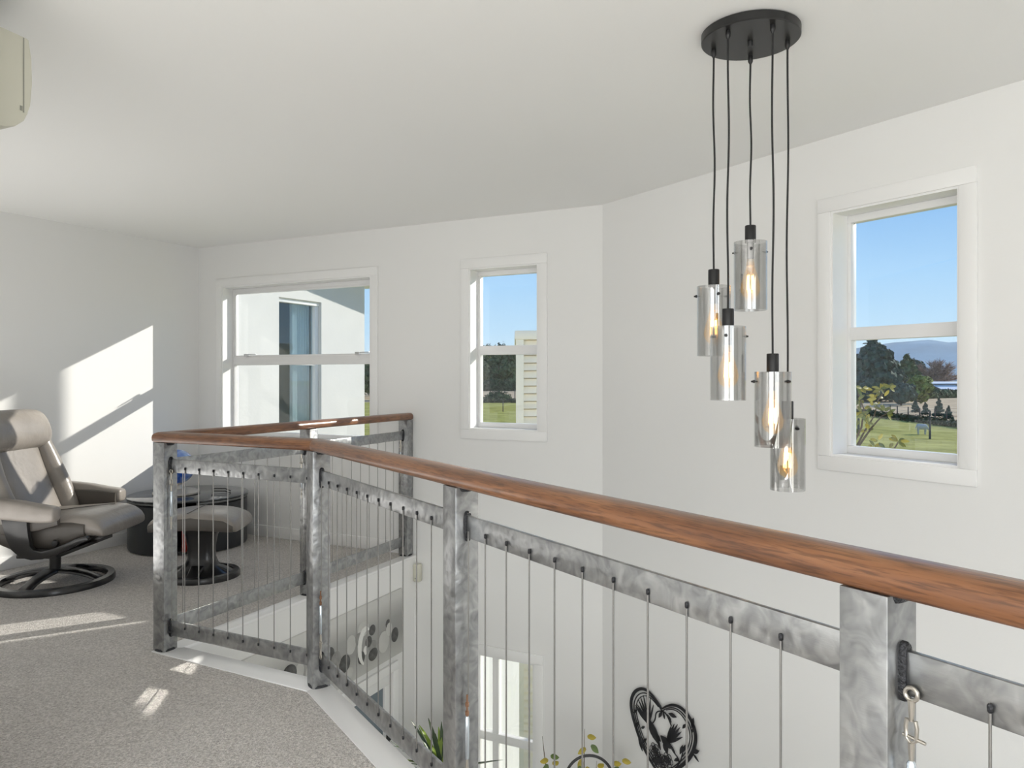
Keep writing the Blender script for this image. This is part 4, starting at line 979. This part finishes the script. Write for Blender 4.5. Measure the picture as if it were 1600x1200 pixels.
# fence: posts and wires along the paddock
fl = [at(1330, 93), at(1345, 91.5), at(1391, 84), at(1402, 82), at(1419, 79), at(1437, 76), at(1461, 73), at(1479, 70.5), at(1497, 68), at(1520, 65)]
fn = thing('paddock_fence', 'post and wire fence between green paddock and dry field', 'fence', fl[4]); fn['_c'] = tuple(fl[4])
POSTM = mat('weathered_post', (.13, .11, .09), .9)
for p in fl: MB().tube([p + Vector((0, 0, -.1)), p + Vector((0, 0, 1.15))], .07, 8).build('post', POSTM, fn)
for z in (.35, .7, 1.05): MB().tube([p + Vector((0, 0, z)) for p in fl], .012, 5).build('wire', POSTM, fn)
hedge('rough grass bank along the paddock fence', at(1330, 89.5), at(1520, 62), .55, 1.2, mat('rank_grass', (.075, .085, .035), .9, var=.4), 900, .12)
hedge('dark rough bank at the fence in the narrow window', at(735, 127), at(812, 126), .7, 1.4, mat('rank_grass', (.075, .085, .035)), 300, .15)
def lone_post(label, p, h, r):
    t_ = thing('fence_post', label, 'post', p); MB().tube([(0, 0, -.1), (0, 0, h * .98), (0, 0, h)], [r, r, r * .8], 10).build('shaft', POSTM, t_, smooth=True); MB().tube([(-.02, -r - .01, h * .8), (.02, -r - .01, h * .8)], .02, 6).build('insulator', TRIM, t_); return t_
lone_post('tall weathered post in the paddock beside the sheep', at(1453, 51.7), 1.95, .075)
lone_post('weathered post at the left edge of the right window behind the leaves', at(1341.5, 55), 1.25, .085)
lone_post('weathered post touching the left frame of the right window', at(1331, 52), 1.35, .08)
lone_post('thin dark post in the paddock, narrow window', at(786, 93), 1.35, .06)
lone_post('dark strainer post at the cream building edge, narrow window', at(804.5, 130), 2.2, .09)
# sheep grazing
sh = thing('sheep', 'grey-white sheep grazing beside the tall paddock post', 'sheep', at(1441, 56), math.radians(-8))
R = [ring((x, 0, z), (0, 1, 0), (0, 0, 1), a, b, 14) for x, z, a, b in ((-.40, .62, .04, .05), (-.37, .60, .13, .15), (-.25, .58, .19, .21), (0, .56, .21, .22), (.22, .57, .19, .20), (.32, .55, .13, .16), (.42, .42, .08, .10), (.50, .28, .065, .08), (.54, .20, .06, .07), (.60, .10, .05, .055), (.62, .07, .025, .03))]
bd = MB().loft(R)
for lx, ly in ((-.27, .1), (-.27, -.1), (.2, .1), (.2, -.1)):
    kx = -.03 if lx < 0 else .01
    bd.tube([(lx, ly, .48), (lx + kx, ly, .26), (lx + kx * .3, ly, .12), (lx + kx * .3, ly, 0)], [.075, .04, .028, .03], 8)
for s in (-1, 1): bd.tube([(.52, s * .05, .27), (.50, s * .13, .25)], [.02, .012], 6)
bd.tube([(-.40, 0, .62), (-.46, 0, .5), (-.46, 0, .38)], [.03, .03, .015], 6)
bd.build('body', mat('wool', (.50, .50, .47), .95, bump=.8, bscale=18), sh, smooth=True, auto=80)
# shed with white roof
sd_ = thing('shed', 'long low farm shed with a bright white roof beyond the dry field', 'shed', at(1474, 172), math.radians(0)); 
MB().box((-5.0, 0, 0), (12, 0, 0), (0, 6, 0), (0, 0, 2.95)).build('wall', mat('shed_grey', (.34, .35, .36), .7), sd_)
wi = mat('white_iron', (.88, .89, .89), .45)
def slope(x0, x1, y0, z0, y1, z1, th): return MB().add([(x0, y0, z0), (x1, y0, z0), (x1, y1, z1), (x0, y1, z1), (x0, y0, z0 + th), (x1, y0, z0 + th), (x1, y1, z1 + th), (x0, y1, z1 + th)], [(3, 2, 1, 0), (4, 5, 6, 7), (0, 1, 5, 4), (1, 2, 6, 5), (2, 3, 7, 6), (3, 0, 4, 7)])
slope(-5.4, 7.6, -.6, 2.80, 3.0, 3.22, .08).build('roof', wi, sd_); slope(-5.4, 7.6, 3.0, 3.22, 6.6, 2.80, .08).build('roof', wi, sd_)
slope(-2.4, 2.6, -4.0, 1.45, 0, 2.42, .07).build('lean_to_roof', wi, sd_); MB().box((-2.3, -3.8, 0), (4.8, 0, 0), (0, 3.7, 0), (0, 0, 1.46)).build('lean_to_wall', mat('shed_grey', (.3, .3, .3)), sd_)

# branches of a young tree just outside the right window
yt = thing('young_tree', 'young tree with glossy yellow-green leaves just outside the right window', 'tree', Vector((3.2, 6.9, G)))
def P7(px, py, Y=7.0): return Vector(((px - 800) / 1182 * Y - 3.2, Y - 6.9, 1.3 - (py - 590) / 1182 * Y - G))
root = Vector((0, 0, 0))
br = [[root, P7(1328, 760), P7(1330, 700), P7(1346, 668), P7(1350, 640), P7(1340, 612)], [P7(1330, 715), P7(1350, 675), P7(1366, 650), P7(1372, 625), P7(1385, 606)], [P7(1336, 705), P7(1362, 668), P7(1378, 650), P7(1388, 645)], [P7(1330, 730), P7(1368, 712), P7(1372, 700)], [P7(1330, 745), P7(1388, 716), P7(1404, 690)]]
for i, b in enumerate(br): MB().tube(b, [.03, .02, .012, .009, .007, .004][:len(b)] if i == 0 else [.011, .008, .006, .005, .004][:len(b)], 7).build('branch', TWIG, yt, smooth=True)
yl = [mat('magnolia_yellow', (.44, .36, .05), .35, var=.4, vscale=7), mat('magnolia_olive', (.22, .21, .04), .35, var=.4, vscale=7), mat('magnolia_green', (.12, .15, .03), .3, var=.3, vscale=7)]
for k_, (cx, cy, n, spread) in enumerate(((1338, 604, 9, 9), (1346, 606, 5, 8), (1376, 608, 8, 10), (1390, 606, 7, 8), (1370, 622, 7, 9), (1363, 634, 7, 8), (1352, 646, 8, 10), (1382, 643, 6, 8), (1386, 648, 4, 6), (1352, 660, 6, 8), (1336, 668, 7, 10), (1346, 645, 4, 6), (1366, 697, 8, 8), (1372, 690, 5, 6), (1389, 702, 5, 7), (1403, 690, 9, 8), (1334, 700, 5, 8), (1356, 672, 4, 6), (1341, 625, 4, 7))):
    for j in range(n):
        a = random.uniform(0, 6.28); r = random.uniform(0, spread) * .55; b = P7(cx + r * math.cos(a), cy + r * math.sin(a), 7.0 + random.uniform(-.12, .12))
        d = Vector((math.cos(a), random.uniform(-.6, .6), -math.sin(a) * .8 + .25))
        leaf_mesh(MB(), b, d, random.uniform(.05, .085), .016, up=(random.uniform(-.5, .5), -1, random.uniform(-.3, .8)), droop=.2).build('leaf', yl[random.choice((0, 0, 1, 1, 2))], yt, smooth=True)

# ------------------------------------------------------------------ white wing of the house seen through the wide window
PLASTER = mat('white_plaster', (.60, .60, .585), .85, var=.03, vscale=3, bump=.1, bscale=30)
T0 = -.5; rc = .11
wg = thing('house_wing', 'white plastered house wing with a recessed window and raking eave outside', 'building', TS(T0, -1.5, GROUND)); wg['_c'] = tuple(wg.location)
def WP(t, d, z): return TS(t, -d, z)
def wtop(d): return 2.88 - .177 * (d - 2.0)
wd0, wd1, wz0, wz1 = 1.49, 2.167, .74, 2.165; DE = 2.965
mb = MB()
def wq(d0, d1, za0, za1, zb0, zb1, t0=T0 - .16, t1=T0):
    vs = [WP(t0, d0, za0), WP(t1, d0, za0), WP(t1, d1, zb0), WP(t0, d1, zb0), WP(t0, d0, za1), WP(t1, d0, za1), WP(t1, d1, zb1), WP(t0, d1, zb1)]
    mb.add(vs, [(3, 2, 1, 0), (4, 5, 6, 7), (0, 1, 5, 4), (1, 2, 6, 5), (2, 3, 7, 6), (3, 0, 4, 7)])
wq(TH + .02, wd0, GROUND, wtop(TH), GROUND, wtop(wd0)); wq(wd0, wd1, GROUND, wz0, GROUND, wz0); wq(wd0, wd1, wz1, wtop(wd0), wz1, wtop(wd1)); wq(wd1, DE, GROUND, wtop(wd1), GROUND, wtop(DE))
wq(DE - .16, DE, GROUND, wtop(DE), GROUND, wtop(DE), T0 - 4, T0 - .16); wq(TH + .02, TH + .12, GROUND, wtop(TH), GROUND, wtop(TH), T0 - 4, T0 - .16); wq(TH + .12, DE - .16, GROUND, wtop(TH), GROUND, wtop(DE), T0 - 4, T0 - 3.9)
mb.build('wall', PLASTER, wg)
def wb(t0, t1, d0, d1, z0, z1): return MB().box(WP(t0, d0, z0), V3(U2 * (t1 - t0), 0), V3(-N2 * (d1 - d0), 0), (0, 0, z1 - z0))
fr = .045
wf = wb(T0 - rc, T0 - .03, wd0, wd1, wz1 - fr, wz1).build('window_frame', ALU, wg, bevel=.003)
for bx_ in ((wd0, wd0 + fr, wz0, wz1 - fr), (wd1 - fr * 1.3, wd1, wz0, wz1 - fr), (wd0 + fr, wd1 - fr, wz0, wz0 + fr)): wb(T0 - rc, T0 - .045, bx_[0], bx_[1], bx_[2], bx_[3]).build('window_frame', ALU, wg, bevel=.003)
wb(T0 - rc, T0 - .05, wd0 + fr, wd1 - fr, 1.44, 1.475).build('transom', ALU, wg, bevel=.003)
wpane = glass('wing_glass', (.80, .87, .90), (.85, .95, 1), .015)
wb(T0 - rc + .02, T0 - rc + .026, wd0 + fr, wd1 - fr, wz0 + fr, wz1 - fr).build('pane', wpane, wg)
# curtain folds behind the right half
R = []
for k in range(41):
    d = wd0 + .36 + (wd1 - wd0 - .36) * k / 40; o2 = .03 * math.sin(k * 1.25)
    R.append([WP(T0 - .18 + o2, d, wz0 - .1), WP(T0 - .18 + o2 * .9, d, 1.5), WP(T0 - .18 + o2 * .7, d, wz1 - .02), WP(T0 - .186 + o2 * .7, d, wz1 - .02), WP(T0 - .186 + o2 * .9, d, 1.5), WP(T0 - .186 + o2, d, wz0 - .1)])
MB().loft(R).build('curtain', mat('pale_curtain', (.8, .8, .78), .9), wg, smooth=True, auto=60)
wb(T0 - rc - .55, T0 - rc - .54, wd0 - .2, wd1 + .2, wz0 - .2, wz1 + .2).build('inner_wall', mat('blue_grey_room', (.10, .15, .18), .9), wg)
# roof slab with soffit
mb = MB(); d0, d1, tA, tB = TH + .12, DE + .95, T0 - 4, T0 + .62; k0, k1 = wtop(d0), wtop(d1)
vs = [WP(tA, d0, k0), WP(tB, d0, k0), WP(tB, d1, k1), WP(tA, d1, k1)]
mb.add(vs + [v + Vector((0, 0, .16)) for v in vs], [(0, 1, 2, 3), (4, 5, 6, 7), (0, 1, 5, 4), (1, 2, 6, 5), (2, 3, 7, 6), (3, 0, 4, 7)])
mb.build('roof', mat('eave_paint', (.66, .67, .67), .7), wg)

# cream weatherboard building beyond the narrow window: each board its own piece
cb = thing('weatherboard_building', 'cream weatherboard outbuilding with corner board and flat capping, narrow window', 'building', Vector((.042, 8, G)))
CRM = mat('cream_weatherboard', (.90, .82, .66), .65, var=.06, vscale=2); CRT = mat('cream_trim', (.9, .84, .70), .6)
MB().box((.03, .03, 0), (2.4, 0, 0), (0, 1.3, 0), (0, 0, 4.66)).build('core', CRM, cb)
MB().box((0, -.05, 0), (.082, 0, 0), (0, .08, 0), (0, 0, 4.62)).build('corner_board', CRT, cb); MB().box((0, .03, 0), (.03, 0, 0), (0, .08, 0), (0, 0, 4.62)).build('corner_board', CRT, cb)
MB().box((-.012, -.06, 4.60), (2.46, 0, 0), (0, 1.42, 0), (0, 0, .095)).build('capping', CRT, cb, bevel=.01)
nb = 57; bh = 4.60 / nb; proto = None
for k in range(nb):
    if proto is None:
        proto = MB().add([(.082, -.036, 0), (2.4, -.036, 0), (2.4, -.010, bh - .010), (.082, -.010, bh - .010), (.082, .03, 0), (2.4, .03, 0), (2.4, .03, bh - .010), (.082, .03, bh - .010)], [(0, 1, 2, 3), (4, 7, 6, 5), (0, 4, 5, 1), (3, 2, 6, 7), (0, 3, 7, 4), (1, 5, 6, 2)]).build('weatherboard', CRM, cb, base=(0, 0, 0)); o_b = proto
    else:
        o_b = proto.copy(); COL.objects.link(o_b); o_b.location = (0, 0, k * bh)
# white garden wall near the lower window
gw = thing('garden_wall', 'white rendered garden wall running outward beside the lower window', 'wall', TS(2.4, -.75, G)); gw['_c'] = tuple(gw.location)
MB().box(TS(2.33, -.25, G), V3(U2 * .15, 0), V3(-N2 * 1.0, 0), (0, 0, 2.42)).build('wall', PLASTER, gw); MB().box(TS(2.31, -.24, G + 2.42), V3(U2 * .19, 0), V3(-N2 * 1.03, 0), (0, 0, .06)).build('coping', PLASTER, gw, bevel=.008)
# unseen pole, added to throw the shadow gap between the sun patches
pp = thing('shadow_pole', 'added shadow-casting pole, out of view between the two right windows', 'pole', TS(4.274, -5.0, G))
MB().tube([(0, 0, -.2), (0, 0, 9.8)], [.125, .105], 16).build('shaft', POSTM, pp, smooth=True)
MB().cbox((0, 0, 9.4), .09, 1.6, .11, rot2(Vector((.8866, .4628)))).build('cross_arm', POSTM, pp, bevel=.01)
for s in (-.7, .7):
    q = Vector((.8866, .4628)); n_ = Vector((-q.y, q.x)) * s
    MB().lathe([(.03, 9.45), (.045, 9.5), (.03, 9.54), (.045, 9.58), (.02, 9.62)], (n_.x, n_.y, 0), 12).build('insulator', TRIM, pp, smooth=True)

for o in list(bpy.data.objects):
    if '_c' in o: del o['_c']
